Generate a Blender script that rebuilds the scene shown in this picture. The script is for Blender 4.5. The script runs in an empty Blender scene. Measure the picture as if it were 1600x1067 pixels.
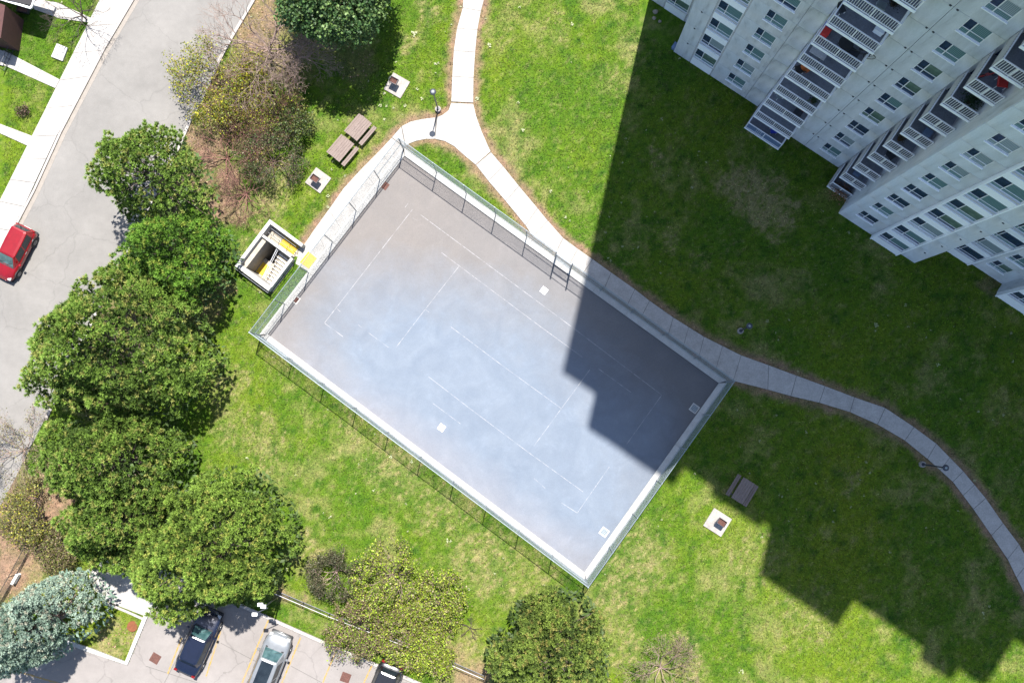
import bpy, math, random
import numpy as np
from mathutils import Vector, Matrix
PI = math.pi
rnd = random.Random(7)
RS = np.random.RandomState(11)

# ------------------------------------------------------------------ camera, sky, sun, exposure
FPX, CAMH, CX, CY, NX, NY = 1620., 72.3, 800., 533.5, 820., 632.
_d = np.array([(NX-CX)/FPX, -(NY-CY)/FPX, -1.0]); _d /= np.linalg.norm(_d)
_b = np.array([0, 0, -1.]); _v = np.cross(_d, _b); _c = _d @ _b
_K = np.array([[0, -_v[2], _v[1]], [_v[2], 0, -_v[0]], [-_v[1], _v[0], 0]])
ROT = np.eye(3) + _K + _K @ _K/(1+_c)
def P(px, py, z=0.):
    """point of the photograph on the horizontal plane at height z -> survey position in metres"""
    r = ROT @ np.array([(px-CX)/FPX, -(py-CY)/FPX, -1.]); t = (z-CAMH)/r[2]
    return Vector((r[0]*t, r[1]*t, z))
def P2(px, py, z=0.): return tuple(P(px, py, z)[:2])

scn = bpy.context.scene
COL = scn.collection
cam = bpy.data.cameras.new('camera'); camo = bpy.data.objects.new('camera', cam); COL.objects.link(camo)
cam.lens = 36*FPX/1600; cam.sensor_width = 36; cam.sensor_fit = 'HORIZONTAL'
cam.clip_start = .5; cam.clip_end = 2000
camo.matrix_world = Matrix.Translation((0, 0, CAMH)) @ Matrix(ROT.tolist()).to_4x4()
scn.camera = camo

SUN_EL, SUN_AZ = math.radians(66.8), math.atan2(.235, 1)
world = bpy.data.worlds.new('World'); scn.world = world; world.use_nodes = True
wn = world.node_tree; bg = wn.nodes['Background']
sky = wn.nodes.new('ShaderNodeTexSky'); sky.sky_type = 'NISHITA'; sky.sun_disc = False
sky.sun_elevation = SUN_EL; sky.sun_rotation = SUN_AZ
wn.links.new(sky.outputs[0], bg.inputs[0]); bg.inputs[1].default_value = .10
sl = bpy.data.lights.new('sun', 'SUN'); sl.energy = 5.0; sl.angle = math.radians(.53); sl.color = (1, .955, .89)
so = bpy.data.objects.new('sun', sl); COL.objects.link(so)
_h = math.cos(SUN_EL)
so.rotation_euler = Vector((-math.sin(SUN_AZ)*_h, -math.cos(SUN_AZ)*_h, -math.sin(SUN_EL))).to_track_quat('-Z', 'Y').to_euler()
so.location = (20, 80, 150)
scn.view_settings.view_transform = 'Standard'; scn.view_settings.look = 'None'
scn.view_settings.gamma = 1; scn.view_settings.use_curve_mapping = False
scn.view_settings.exposure = 1.5

# ------------------------------------------------------------------ materials
def new_mat(name):
    m = bpy.data.materials.new(name); m.use_nodes = True
    return m, m.node_tree, m.node_tree.nodes['Principled BSDF']
def rgba(c): return (c[0], c[1], c[2], 1)
def coords(nt, kind='Object'):
    if kind == 'World':
        g = nt.nodes.new('ShaderNodeNewGeometry'); return g.outputs['Position']
    t = nt.nodes.new('ShaderNodeTexCoord'); return t.outputs[kind]
def noise(nt, co, scale, detail=4, rough=.6, dist=0.):
    n = nt.nodes.new('ShaderNodeTexNoise'); n.inputs['Scale'].default_value = scale
    n.inputs['Detail'].default_value = detail; n.inputs['Roughness'].default_value = rough
    n.inputs['Distortion'].default_value = dist
    nt.links.new(co, n.inputs['Vector']); return n.outputs['Fac']
def ramp(nt, fac, stops):
    r = nt.nodes.new('ShaderNodeValToRGB'); e = r.color_ramp.elements
    e[0].position, e[0].color = stops[0][0], rgba(stops[0][1])
    e[1].position, e[1].color = stops[-1][0], rgba(stops[-1][1])
    for p, c in stops[1:-1]:
        k = e.new(p); k.color = rgba(c)
    nt.links.new(fac, r.inputs[0]); return r.outputs[0]
def mixc(nt, a, b, fac, mode='MIX'):
    m = nt.nodes.new('ShaderNodeMix'); m.data_type = 'RGBA'; m.blend_type = mode
    for s, v in ((0, fac), (6, a), (7, b)):
        if isinstance(v, (int, float)): m.inputs[s].default_value = v
        elif isinstance(v, tuple): m.inputs[s].default_value = rgba(v)
        else: nt.links.new(v, m.inputs[s])
    return m.outputs[2]
def mul(nt, a, b, op='MULTIPLY'):
    m = nt.nodes.new('ShaderNodeMath'); m.operation = op
    for i, v in enumerate((a, b)):
        if isinstance(v, (int, float)): m.inputs[i].default_value = v
        else: nt.links.new(v, m.inputs[i])
    return m.outputs[0]
def bump(nt, bs, fac, strength=.3, dist=.02):
    b = nt.nodes.new('ShaderNodeBump'); b.inputs['Strength'].default_value = strength
    b.inputs['Distance'].default_value = dist
    nt.links.new(fac, b.inputs['Height']); nt.links.new(b.outputs[0], bs.inputs['Normal'])
def plain(name, c, rough=.6, metal=0., var=.12, scale=3., bmp=0., spec=.5, kind='Object', overlay=0.):
    m, nt, bs = new_mat(name)
    co = coords(nt, kind)
    a = noise(nt, co, scale, 5, .65); b = noise(nt, co, scale*9, 3, .6)
    f = mul(nt, mul(nt, a, b, 'ADD'), .5)
    lo = tuple(x*(1-var*1.6) for x in c); hi = tuple(min(1, x*(1+var*1.6)) for x in c)
    nt.links.new(ramp(nt, f, [(.32, lo), (.5, c), (.68, hi)]), bs.inputs['Base Color'])
    bs.inputs['Roughness'].default_value = rough; bs.inputs['Metallic'].default_value = metal
    bs.inputs['Specular IOR Level'].default_value = spec
    bs.inputs['Coat Weight'].default_value = overlay
    if bmp: bump(nt, bs, f, bmp, .02)
    return m
M = {}
def attr_mat(name, rough=.8, transl=0., spec=.2, fine=0., fscale=20):
    m, nt, bs = new_mat(name)
    a = nt.nodes.new('ShaderNodeAttribute'); a.attribute_name = 'tint'
    c = a.outputs['Color']
    if fine:
        co = coords(nt, 'World')
        f = noise(nt, co, fscale, 5, .75); f2 = noise(nt, co, fscale*.22, 4, .7)
        c = mixc(nt, c, ramp(nt, f, [(.3, (1-fine,)*3), (.7, (1+fine,)*3)]), 1., 'MULTIPLY')
        c = mixc(nt, c, ramp(nt, f2, [(.3, (1-fine*.6, 1-fine*.45, 1-fine*.5)), (.7, (1+fine*.6, 1+fine*.45, 1+fine*.5))]), 1., 'MULTIPLY')
        bump(nt, bs, f, .8, .05)
    nt.links.new(c, bs.inputs['Base Color']); bs.inputs['Roughness'].default_value = rough
    bs.inputs['Specular IOR Level'].default_value = spec
    if transl:
        t = nt.nodes.new('ShaderNodeBsdfTranslucent'); nt.links.new(c, t.inputs[0])
        x = nt.nodes.new('ShaderNodeMixShader'); x.inputs[0].default_value = transl
        nt.links.new(bs.outputs[0], x.inputs[1]); nt.links.new(t.outputs[0], x.inputs[2])
        nt.links.new(x.outputs[0], nt.nodes['Material Output'].inputs[0])
    return m
M['ground'] = attr_mat('ground_soil_and_turf', .95, fine=.55, fscale=14)
M['grass'] = attr_mat('grass_blades', .75, .25)
M['leaf'] = attr_mat('leaves', .55, .22, .35)
M['needle'] = attr_mat('needles', .6, .25, .3)
M['bark'] = plain('bark', (.13, .095, .08), .9, var=.35, scale=6, bmp=.5)
M['twig'] = plain('grey_twigs', (.23, .165, .14), .9, var=.3, scale=4)
M['concrete'] = plain('pale_pavement_concrete', (.272, .258, .243), .85, var=.16, scale=1.3, bmp=.15, kind='World')
M['kerb'] = plain('kerb_concrete', (.26, .24, .225), .85, var=.12, scale=2.5, bmp=.2, kind='World')
M['courtkerb'] = plain('court_kerb_concrete', (.32, .315, .30), .85, var=.14, scale=1.8, bmp=.2, kind='World')
M['facade'] = None
M['white'] = plain('white_painted_metal', (.72, .72, .74), .45, var=.06)
M['panelwhite'] = plain('white_spandrel_panel', (.80, .82, .86), .5, var=.05, scale=.8)
M['frame'] = plain('aluminium_frame', (.55, .56, .58), .4, .2, var=.08)
M['padc'] = plain('worn_pad_concrete', (.225,.205,.19), .9, var=.22, scale=2.2)
M['redtwig'] = plain('reddish_twigs', (.19,.095,.075), .9, var=.3, scale=4)
M['galv'] = plain('galvanised_steel', (.19, .225, .25), .5, .3, var=.1)
M['darkmetal'] = plain('dark_metal', (.035, .04, .055), .45, .3, var=.2)
M['black'] = plain('black_rubber', (.02, .02, .022), .8, var=.2)
M['balfloor'] = plain('balcony_floor_paint', (.16, .17, .20), .8, var=.2, scale=1.5)
M['slab'] = plain('balcony_slab_concrete', (.42, .41, .42), .85, var=.15, scale=1.2)
M['yellow'] = plain('yellow_paint', (.42, .27, .006), .7, var=.12, scale=4)
M['orange'] = plain('orange_cloth', (.42, .10, .02), .8, var=.15)
M['red'] = plain('red_plastic', (.55, .03, .03), .5, var=.1)
M['blue'] = plain('blue_plastic', (.03, .05, .42), .5, var=.1)
M['rust'] = plain('rusty_iron', (.075, .030, .022), .85, var=.4, scale=8, bmp=.4)
M['manhole'] = plain('orange_rust_cover', (.12, .035, .010), .85, var=.2, scale=6)
M['rock'] = plain('pale_rock', (.22, .19, .15), .95, var=.3, scale=3, bmp=.6)
M['pit'] = plain('stairwell_concrete', (.27, .24, .195), .9, var=.2, scale=2, bmp=.2)
M['brick'] = plain('dark_red_brick', (.055, .02, .018), .85, var=.25, scale=5)
M['roofing'] = plain('dark_shingles', (.022, .02, .022), .9, var=.3, scale=6, bmp=.4)
M['foliage_dead'] = plain('dead_branch', (.05, .035, .03), .9, var=.3)

def m_facade():
    m, nt, bs = new_mat('weathered_facade_concrete')
    co = coords(nt, 'Object')
    mp = nt.nodes.new('ShaderNodeMapping'); mp.inputs['Scale'].default_value = (1.6, 1.6, .35); nt.links.new(co, mp.inputs[0])
    a = noise(nt, mp.outputs[0], .8, 6, .65, .4); b = noise(nt, co, .35, 3, .5); g = noise(nt, co, 14, 4, .7)
    c = ramp(nt, a, [(.28, (.28, .275, .27)), (.43, (.50, .495, .475)), (.6, (.60, .59, .57)), (.75, (.67, .66, .64))])
    c = mixc(nt, c, ramp(nt, b, [(.35, (.88, .96, 1.09)), (.65, (.97, .98, 1.03))]), 1., 'MULTIPLY')
    c = mixc(nt, c, ramp(nt, g, [(.3, (.92,)*3), (.7, (1.06,)*3)]), 1., 'MULTIPLY')
    nt.links.new(c, bs.inputs['Base Color']); bs.inputs['Roughness'].default_value = .9
    bump(nt, bs, g, .15, .01)
    return m
M['facade'] = m_facade()

def m_road(name, base, warm=True, fine=.1, crack=0., scale=.25):
    m, nt, bs = new_mat(name)
    co = coords(nt, 'World')
    big = noise(nt, co, scale, 4, .6, .3); mid = noise(nt, co, 1.7, 5, .65); gr = noise(nt, co, 26, 3, .8)
    c = ramp(nt, big, [(.3, tuple(x*.86 for x in base)), (.55, base), (.72, tuple(x*1.1 for x in base))])
    c = mixc(nt, c, ramp(nt, mid, [(.3, (.93,)*3), (.7, (1.05,)*3)]), 1., 'MULTIPLY')
    c = mixc(nt, c, ramp(nt, gr, [(.3, (1-fine,)*3), (.7, (1+fine,)*3)]), 1., 'MULTIPLY')
    if crack:
        v = nt.nodes.new('ShaderNodeTexVoronoi'); v.feature = 'DISTANCE_TO_EDGE'; v.inputs['Scale'].default_value = .22
        dn = nt.nodes.new('ShaderNodeTexNoise'); dn.inputs['Scale'].default_value = 1.5; dn.inputs['Detail'].default_value = 5
        nt.links.new(co, dn.inputs['Vector'])
        ad = nt.nodes.new('ShaderNodeVectorMath'); ad.operation = 'MULTIPLY_ADD'
        nt.links.new(dn.outputs['Color'], ad.inputs[0]); ad.inputs[1].default_value = (.9, .9, 0); nt.links.new(co, ad.inputs[2])
        nt.links.new(ad.outputs[0], v.inputs['Vector'])
        c = mixc(nt, c, ramp(nt, v.outputs['Distance'], [(.0, (crack,)*3), (.011, (1, 1, 1))]), 1., 'MULTIPLY')
    nt.links.new(c, bs.inputs['Base Color']); bs.inputs['Roughness'].default_value = .9
    bump(nt, bs, gr, .25, .01)
    return m
M['road'] = m_road('street_asphalt', (.148, .141, .133), crack=.86)
M['parking'] = m_road('parking_lot_concrete_asphalt', (.178, .163, .155), crack=.78)

def court_color(nt):
    """warm asphalt near the north-west end, blue sheen and tower shade painted in"""
    co = coords(nt, 'World')
    sx = nt.nodes.new('ShaderNodeSeparateXYZ'); nt.links.new(co, sx.inputs[0])
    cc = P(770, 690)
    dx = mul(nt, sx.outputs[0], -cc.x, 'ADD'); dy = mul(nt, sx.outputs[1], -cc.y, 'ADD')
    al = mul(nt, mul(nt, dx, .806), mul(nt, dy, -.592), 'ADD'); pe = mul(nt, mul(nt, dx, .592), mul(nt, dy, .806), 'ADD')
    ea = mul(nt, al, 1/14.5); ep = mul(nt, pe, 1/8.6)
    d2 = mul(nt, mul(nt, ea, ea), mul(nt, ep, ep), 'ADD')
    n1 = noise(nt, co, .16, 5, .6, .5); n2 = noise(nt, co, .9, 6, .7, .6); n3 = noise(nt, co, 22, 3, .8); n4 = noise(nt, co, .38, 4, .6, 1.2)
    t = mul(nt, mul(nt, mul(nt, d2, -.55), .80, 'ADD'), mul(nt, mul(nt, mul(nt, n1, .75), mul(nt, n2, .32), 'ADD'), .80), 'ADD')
    bare = ramp(nt, mul(nt, mul(nt, al, .035), .5, 'ADD'), [(.05, (.130, .119, .114)), (.42, (.122, .119, .122)), (.68, (.098, .096, .101)), (.95, (.086, .086, .092))])  # darker greys at the far end are the tower's shade, put into the colour
    overlay = ramp(nt, n4, [(.3, (.110, .135, .174)), (.7, (.122, .148, .186))])  # sunlit blue sheen put into the colour, kept off the shaded end
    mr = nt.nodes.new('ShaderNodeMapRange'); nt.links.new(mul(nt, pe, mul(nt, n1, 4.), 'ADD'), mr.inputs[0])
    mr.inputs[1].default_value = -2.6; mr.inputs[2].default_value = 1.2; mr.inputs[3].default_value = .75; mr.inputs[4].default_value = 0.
    overlay = mixc(nt, overlay, (.170, .165, .180), mr.outputs[0]); bare = mixc(nt, bare, (.150, .140, .140), mul(nt, mr.outputs[0], .8))
    c = mixc(nt, bare, overlay, ramp(nt, t, [(.30, (0, 0, 0)), (1.30, (.95,)*3)]))
    c = mixc(nt, c, ramp(nt, n2, [(.3, (.95,)*3), (.55, (1,)*3), (.75, (1.10,)*3)]), 1., 'MULTIPLY')
    c = mixc(nt, c, ramp(nt, n4, [(.3, (.95, .96, .97)), (.7, (1.06, 1.05, 1.04))]), 1., 'MULTIPLY')
    return mixc(nt, c, ramp(nt, n3, [(.3, (.88,)*3), (.7, (1.1,)*3)]), 1., 'MULTIPLY'), n3, n2, co
m, nt, bs = new_mat('worn_court_painted_light'); c, n3, n2, co = court_color(nt)
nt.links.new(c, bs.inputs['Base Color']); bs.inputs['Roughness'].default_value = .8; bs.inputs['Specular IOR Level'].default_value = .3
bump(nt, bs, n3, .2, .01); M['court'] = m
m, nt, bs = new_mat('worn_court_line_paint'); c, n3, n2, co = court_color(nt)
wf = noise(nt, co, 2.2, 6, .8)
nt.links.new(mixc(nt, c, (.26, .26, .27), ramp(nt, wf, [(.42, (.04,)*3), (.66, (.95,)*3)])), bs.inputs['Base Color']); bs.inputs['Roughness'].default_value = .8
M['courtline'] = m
def worn_paint(name, paint, base):
    m, nt, bs = new_mat(name); co = coords(nt, 'World')
    wf = noise(nt, co, 5., 6, .8)
    nt.links.new(mixc(nt, base, paint, ramp(nt, wf, [(.38, (.0,)*3), (.58, (1.,)*3)])), bs.inputs['Base Color']); bs.inputs['Roughness'].default_value = .8
    return m
M['lotline'] = worn_paint('worn_yellow_stall_paint', (.26, .155, .02), (.19, .165, .13))

def m_wood():
    m, nt, bs = new_mat('weathered_planks')
    co = coords(nt, 'Object'); mp = nt.nodes.new('ShaderNodeMapping'); mp.inputs['Scale'].default_value = (1.2, 22, 22); nt.links.new(co, mp.inputs[0])
    a = noise(nt, mp.outputs[0], 2, 5, .7)
    nt.links.new(ramp(nt, a, [(.3, (.085, .062, .056)), (.5, (.15, .115, .102)), (.7, (.21, .17, .15))]), bs.inputs['Base Color'])
    bs.inputs['Roughness'].default_value = .9; bump(nt, bs, a, .3, .005); return m
M['wood'] = m_wood()
def m_glass(name, lo, hi, scale=2.2, stripes=False):
    m, nt, bs = new_mat(name); co = coords(nt, 'Object')
    if stripes:
        w = nt.nodes.new('ShaderNodeTexWave'); w.inputs['Scale'].default_value = 4; w.inputs['Distortion'].default_value = 1.5; w.bands_direction = 'X'
        nt.links.new(co, w.inputs['Vector']); f = w.outputs['Fac']
    else: f = noise(nt, co, scale, 3, .5)
    nt.links.new(ramp(nt, f, [(.3, lo), (.7, hi)]), bs.inputs['Base Color'])
    bs.inputs['Roughness'].default_value = .08; bs.inputs['Specular IOR Level'].default_value = .6
    return m
M['glass_dark'] = m_glass('dark_window_glass', (.010, .022, .055), (.028, .050, .105))
M['glass_teal'] = m_glass('window_glass_over_pale_curtain', (.07, .14, .16), (.16, .25, .27), stripes=True)
M['glass_green'] = m_glass('window_glass_over_green_curtain', (.06, .10, .09), (.13, .19, .16))
M['glass_blind'] = m_glass('window_glass_over_blind', (.16, .20, .23), (.30, .36, .40), stripes=True)
M['carglass'] = m_glass('car_glass', (.006, .009, .012), (.014, .02, .025))
M['screenglass'] = m_glass('windscreen_glass', (.012, .035, .038), (.06, .11, .11), 2.5)
def paint(name, c, rough=.25, metal=.2):
    m, nt, bs = new_mat(name); co = coords(nt, 'Object'); n = noise(nt, co, 3, 4, .6)
    nt.links.new(ramp(nt, n, [(.35, tuple(x*.9 for x in c)), (.65, tuple(x*1.08 for x in c))]), bs.inputs['Base Color'])
    bs.inputs['Roughness'].default_value = rough; bs.inputs['Metallic'].default_value = metal
    bs.inputs['Coat Weight'].default_value = .6; bs.inputs['Coat Roughness'].default_value = .22
    return m
M['redpaint'] = paint('red_car_paint', (.19, .003, .006))
M['navypaint'] = paint('dark_blue_car_paint', (.005, .008, .022))
M['silverpaint'] = paint('silver_car_paint', (.17, .18, .19), .3, .3)
M['blackpaint'] = paint('black_car_paint', (.012, .012, .014))
M['lampglass'] = plain('white_lamp_glass', (.3, .3, .3), .2)
M['tail'] = plain('red_tail_lamp', (.13, .004, .004), .2)
M['rim'] = plain('alloy_rim', (.2, .2, .2), .35, .6)
M['sign'] = plain('blue_grey_box', (.10, .15, .25), .6)

# ------------------------------------------------------------------ geometry helpers
class MB:
    def __init__(s): s.v = []; s.f = []
    def add(s, vs, fs):
        o = len(s.v); s.v += [tuple(v) for v in vs]; s.f += [tuple(i+o for i in f) for f in fs]; return s
    def box(s, x0, x1, y0, y1, z0, z1):
        return s.add([(x0,y0,z0),(x1,y0,z0),(x1,y1,z0),(x0,y1,z0),(x0,y0,z1),(x1,y0,z1),(x1,y1,z1),(x0,y1,z1)],
                     [(3,2,1,0),(4,5,6,7),(0,1,5,4),(1,2,6,5),(2,3,7,6),(3,0,4,7)])
    def obox(s, c, ax, L, W, z0, z1):
        ax = Vector(ax).normalized(); ay = Vector((-ax.y, ax.x)); c = Vector(c[:2])
        q = [c+ax*L/2*i+ay*W/2*j for i, j in ((-1,-1),(1,-1),(1,1),(-1,1))]
        return s.prism(q, z0, z1)
    def prism(s, poly, z0, z1, top=True):
        poly = [tuple(p[:2]) for p in poly]
        A = sum(poly[i-1][0]*poly[i][1]-poly[i][0]*poly[i-1][1] for i in range(len(poly)))
        if A < 0: poly = poly[::-1]
        n = len(poly)
        vs = [(x, y, z0) for x, y in poly]+[(x, y, z1) for x, y in poly]
        fs = [tuple(range(n-1, -1, -1)), tuple(range(n, 2*n))]+[(i, (i+1) % n, n+(i+1) % n, n+i) for i in range(n)]
        return s.add(vs, fs)
    def tube(s, p0, p1, r0, r1=None, n=6, caps=True):
        r1 = r0 if r1 is None else r1
        p0 = Vector(p0); p1 = Vector(p1); d = (p1-p0)
        if d.length < 1e-6: return s
        d.normalize(); a = d.orthogonal().normalized(); b = d.cross(a)
        vs = []
        for p, r in ((p0, r0), (p1, r1)):
            for i in range(n):
                t = 2*PI*i/n; vs.append(p+a*math.cos(t)*r+b*math.sin(t)*r)
        fs = [(i, (i+1) % n, n+(i+1) % n, n+i) for i in range(n)]
        if caps: fs += [tuple(range(n-1, -1, -1)), tuple(range(n, 2*n))]
        return s.add(vs, fs)
    def path(s, pts, r, n=5):
        for a, b in zip(pts[:-1], pts[1:]): s.tube(a, b, r, r, n)
        return s
    def ball(s, c, r, nu=8, nv=5, sq=(1,1,1), jit=0., rr=None):
        vs = []; fs = []
        for j in range(nv+1):
            ph = PI*j/nv
            for i in range(nu):
                th = 2*PI*i/nu; k = r*(1+(rr.uniform(-jit, jit) if rr and 0 < j < nv else 0))
                vs.append((c[0]+k*sq[0]*math.sin(ph)*math.cos(th), c[1]+k*sq[1]*math.sin(ph)*math.sin(th), c[2]+k*sq[2]*math.cos(ph)))
        for j in range(nv):
            for i in range(nu): fs.append((j*nu+i, (j+1)*nu+i, (j+1)*nu+(i+1) % nu, j*nu+(i+1) % nu))
        return s.add(vs, fs)
    def mesh(s, name, mat, smooth=False):
        me = bpy.data.meshes.new(name); me.from_pydata(s.v, [], s.f); me.update()
        if mat: me.materials.append(mat)
        if smooth: me.polygons.foreach_set('use_smooth', [True]*len(me.polygons))
        return me
    def build(s, name, mat, parent=None, loc=None, rz=0., smooth=False, bevel=0.):
        o = bpy.data.objects.new(name, s.mesh(name, mat, smooth)); COL.objects.link(o)
        if parent is not None: o.parent = parent
        if loc is not None: o.location = loc
        if rz: o.rotation_euler = (0, 0, rz)
        if bevel:
            b = o.modifiers.new('bevel', 'BEVEL'); b.width = bevel; b.segments = 1; b.limit_method = 'ANGLE'
        return o
def inst(name, me, parent=None, loc=(0,0,0), rz=0.):
    o = bpy.data.objects.new(name, me); COL.objects.link(o)
    if parent is not None: o.parent = parent
    o.location = loc; o.rotation_euler = (0, 0, rz); return o
def tag(o, label=None, cat=None, group=None, kind=None):
    if label: o['label'] = label
    if cat: o['category'] = cat
    if group: o['group'] = group
    if kind: o['kind'] = kind
    return o
def thing(name, label, cat, loc=(0,0,0), rz=0., group=None):
    o = bpy.data.objects.new(name, None); COL.objects.link(o); o.empty_display_size = .2
    o.location = loc; o.rotation_euler = (0, 0, rz); return tag(o, label, cat, group)
def raw_mesh(name, V, F, mat, tint=None, parent=None, smooth=False):
    """fast mesh from numpy: V (n,3), F (m,k) with k=3 or 4, tint (n,3)"""
    me = bpy.data.meshes.new(name); n, (m_, k) = len(V), F.shape
    me.vertices.add(n); me.vertices.foreach_set('co', np.ascontiguousarray(V, dtype=np.float32).ravel())
    me.loops.add(m_*k); me.loops.foreach_set('vertex_index', F.astype(np.int32).ravel())
    me.polygons.add(m_); me.polygons.foreach_set('loop_start', np.arange(m_, dtype=np.int32)*k)
    me.polygons.foreach_set('loop_total', np.full(m_, k, dtype=np.int32))
    me.update(calc_edges=True)
    if tint is not None:
        at = me.attributes.new('tint', 'FLOAT_COLOR', 'POINT')
        at.data.foreach_set('color', np.hstack([tint, np.ones((n, 1))]).astype(np.float32).ravel())
    if mat: me.materials.append(mat)
    if smooth: me.polygons.foreach_set('use_smooth', np.ones(m_, dtype=bool))
    o = bpy.data.objects.new(name, me); COL.objects.link(o)
    if parent is not None: o.parent = parent
    return o
TAB = RS.rand(512, 512)
def vn(x, y, s=0):
    x = np.asarray(x)+s*37.3+1000; y = np.asarray(y)+s*17.1+1000
    xi = np.floor(x).astype(int); yi = np.floor(y).astype(int); fx = x-xi; fy = y-yi
    fx = fx*fx*(3-2*fx); fy = fy*fy*(3-2*fy)
    g = lambda a, b: TAB[a % 512, b % 512]
    return (g(xi, yi)*(1-fx)+g(xi+1, yi)*fx)*(1-fy)+(g(xi, yi+1)*(1-fx)+g(xi+1, yi+1)*fx)*fy
def fbm(x, y, s=0, o=4):
    r = 0; a = .5; t = 0
    for i in range(o): r = r+a*vn(x*2**i, y*2**i, s+i); t += a; a *= .55
    return r/t
def inpoly(x, y, poly):
    x = np.asarray(x); y = np.asarray(y); ins = np.zeros(x.shape, bool); j = len(poly)-1
    for i in range(len(poly)):
        xi, yi = poly[i][:2]; xj, yj = poly[j][:2]
        c = ((yi > y) != (yj > y)) & (x < (xj-xi)*(y-yi)/((yj-yi) or 1e-9)+xi)
        ins ^= c; j = i
    return ins
def pp(l, z=0.): return [P2(a, b, z) for a, b in l]

# ------------------------------------------------------------------ plan of the place (survey points)
cN, cE, cS, cW = P(630.8,233.5), P(1134.2,596.7), P(914.8,904.8), P(407.7,524.2)
COURT = [cN, cE, cS, cW]
# main footpath: paired left / right edge stations, cut where the joints are
PATH = [((726,-30),(764,-30)),((723,12.8),(751.5,18)),((714,45),(746,47)),((709,80),(742.5,82)),((706.5,120),(740,122)),((705,159.3),(739.5,161)),
        ]
JUNC = [(705,161.5),(739.5,163),(744,182),(753,207),(766.5,237),(743.2,257.5),(725,242.5),(710,229),(695,220.7),(680,217.3),(665,217.7),(650,220.7),(639,225),(632.5,230.5),(612,215),(628,197.5),(642,190.3),(660,186.5),(680,184),(692,180),(701,173)]
PATH2 = [((743.6,258.2),(767.3,238.2)),((763,283),(786,260)),((790,314.5),(811,291)),((821,352.5),(840,325.5)),((832.5,370),(856,345)),((868,396),(880,372)),((890,412),(903,389)),((911,427),(926,405)),
         ((944,451),(955,426)),((980,477),(992,452)),((1003,493),(1015,470)),((1044,523),(1052,496)),((1092,557),(1100,526)),((1145.4,595),(1158,555)),((1199.5,608.7),(1201,570.5)),
         ((1235.6,618.8),(1244.5,586.7)),((1280,629),(1289,603)),((1328,643.7),(1335,620.5)),((1371,663),(1383,637)),((1413.7,688),(1428,667)),((1449,716.7),(1463,693)),((1488.5,752.5),(1505,736)),((1520.6,795),(1540,778)),((1549,836),(1567,817)),((1574,873),(1592,850)),((1602,930),(1622,905)),((1640,1010),(1662,990))]
NWPATH = [((612,215.8),(632,231)),((592,237),(612,257.5)),((564.5,264.5),(586,290)),((537.5,294),(558,326)),((513.5,328),(533.5,358)),((492.5,357),(508.5,390)),((474,384),(493,410))]
ROAD = [(395,0),(361,58),(342.5,92),(316,150),(297.5,184),(280,226),(240,305),(180,425),(120,548),(70,655),(30,735),(-20,830),(-80,940)]
ROADL = [(211,0),(166,76),(97,208),(56,298),(20,367),(-30,460),(-90,580),(-200,800)]
road_poly = [P2(440,-80)]+pp(ROAD)+[P2(-300,1000)]+pp(ROADL[::-1])+[P2(252,-80)]
walk_poly = [P2(198,-80),P2(157,0),P2(94,126.5),P2(50.6,214),P2(0,315),P2(-60,434),P2(-110,560),P2(-60,500),P2(-14,415),P2(22,348),P2(48,298),P2(89,208),P2(158,76),P2(203,0),P2(245,-80)]
KA, KB = P(225,880), P(672,1077)      # north kerb of the parking lot
lot_poly = pp([(215,876),(672,1078),(700,1200),(-60,1200),(-60,1060),(20,1030),(60,1005),(109,1006.5),(149.5,1021),(200,1037.6),(233,959),(228,940)])
island_poly = pp([(231,957),(199,1035.5),(149,1019),(108,1004),(50,985),(10,960),(60,900),(130,905),(147,920),(163,938)])
mouth_poly = pp([(153,877),(139,899),(147,920),(165,938),(227,962),(236,945),(228,915),(205,890),(180,874)])
stair_out = pp([(426,346),(478,384.4),(420.3,452),(370.6,417)])
w1 = pp([(45,-3),(90,5),(143,29),(139.5,36),(93,29.5),(54,15.5)]); w2 = pp([(6,79),(94,125),(87,138.5),(-4,98)]); w3 = pp([(-10,190),(51,213),(45,229),(-10,204)])
def strip_polys(st): return [[P2(*a[0]), P2(*a[1]), P2(*b[1]), P2(*b[0])] for a, b in zip(st[:-1], st[1:])]
HARD = [[tuple(c[:2]) for c in COURT], road_poly, walk_poly, lot_poly, mouth_poly, stair_out, w1, w2, w3, pp(JUNC)]+strip_polys(PATH)+strip_polys(PATH2)+strip_polys(NWPATH)

# facade frame: u along the facade, w outwards
TH = math.radians(-34); BO = P(1060,86)
U = Vector((math.cos(TH), math.sin(TH))); NN = Vector((math.sin(TH), -math.cos(TH)))
def B(u, w, z=0.): return (BO.x+U.x*u+NN.x*w, BO.y+U.y*u+NN.y*w, z)

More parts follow.
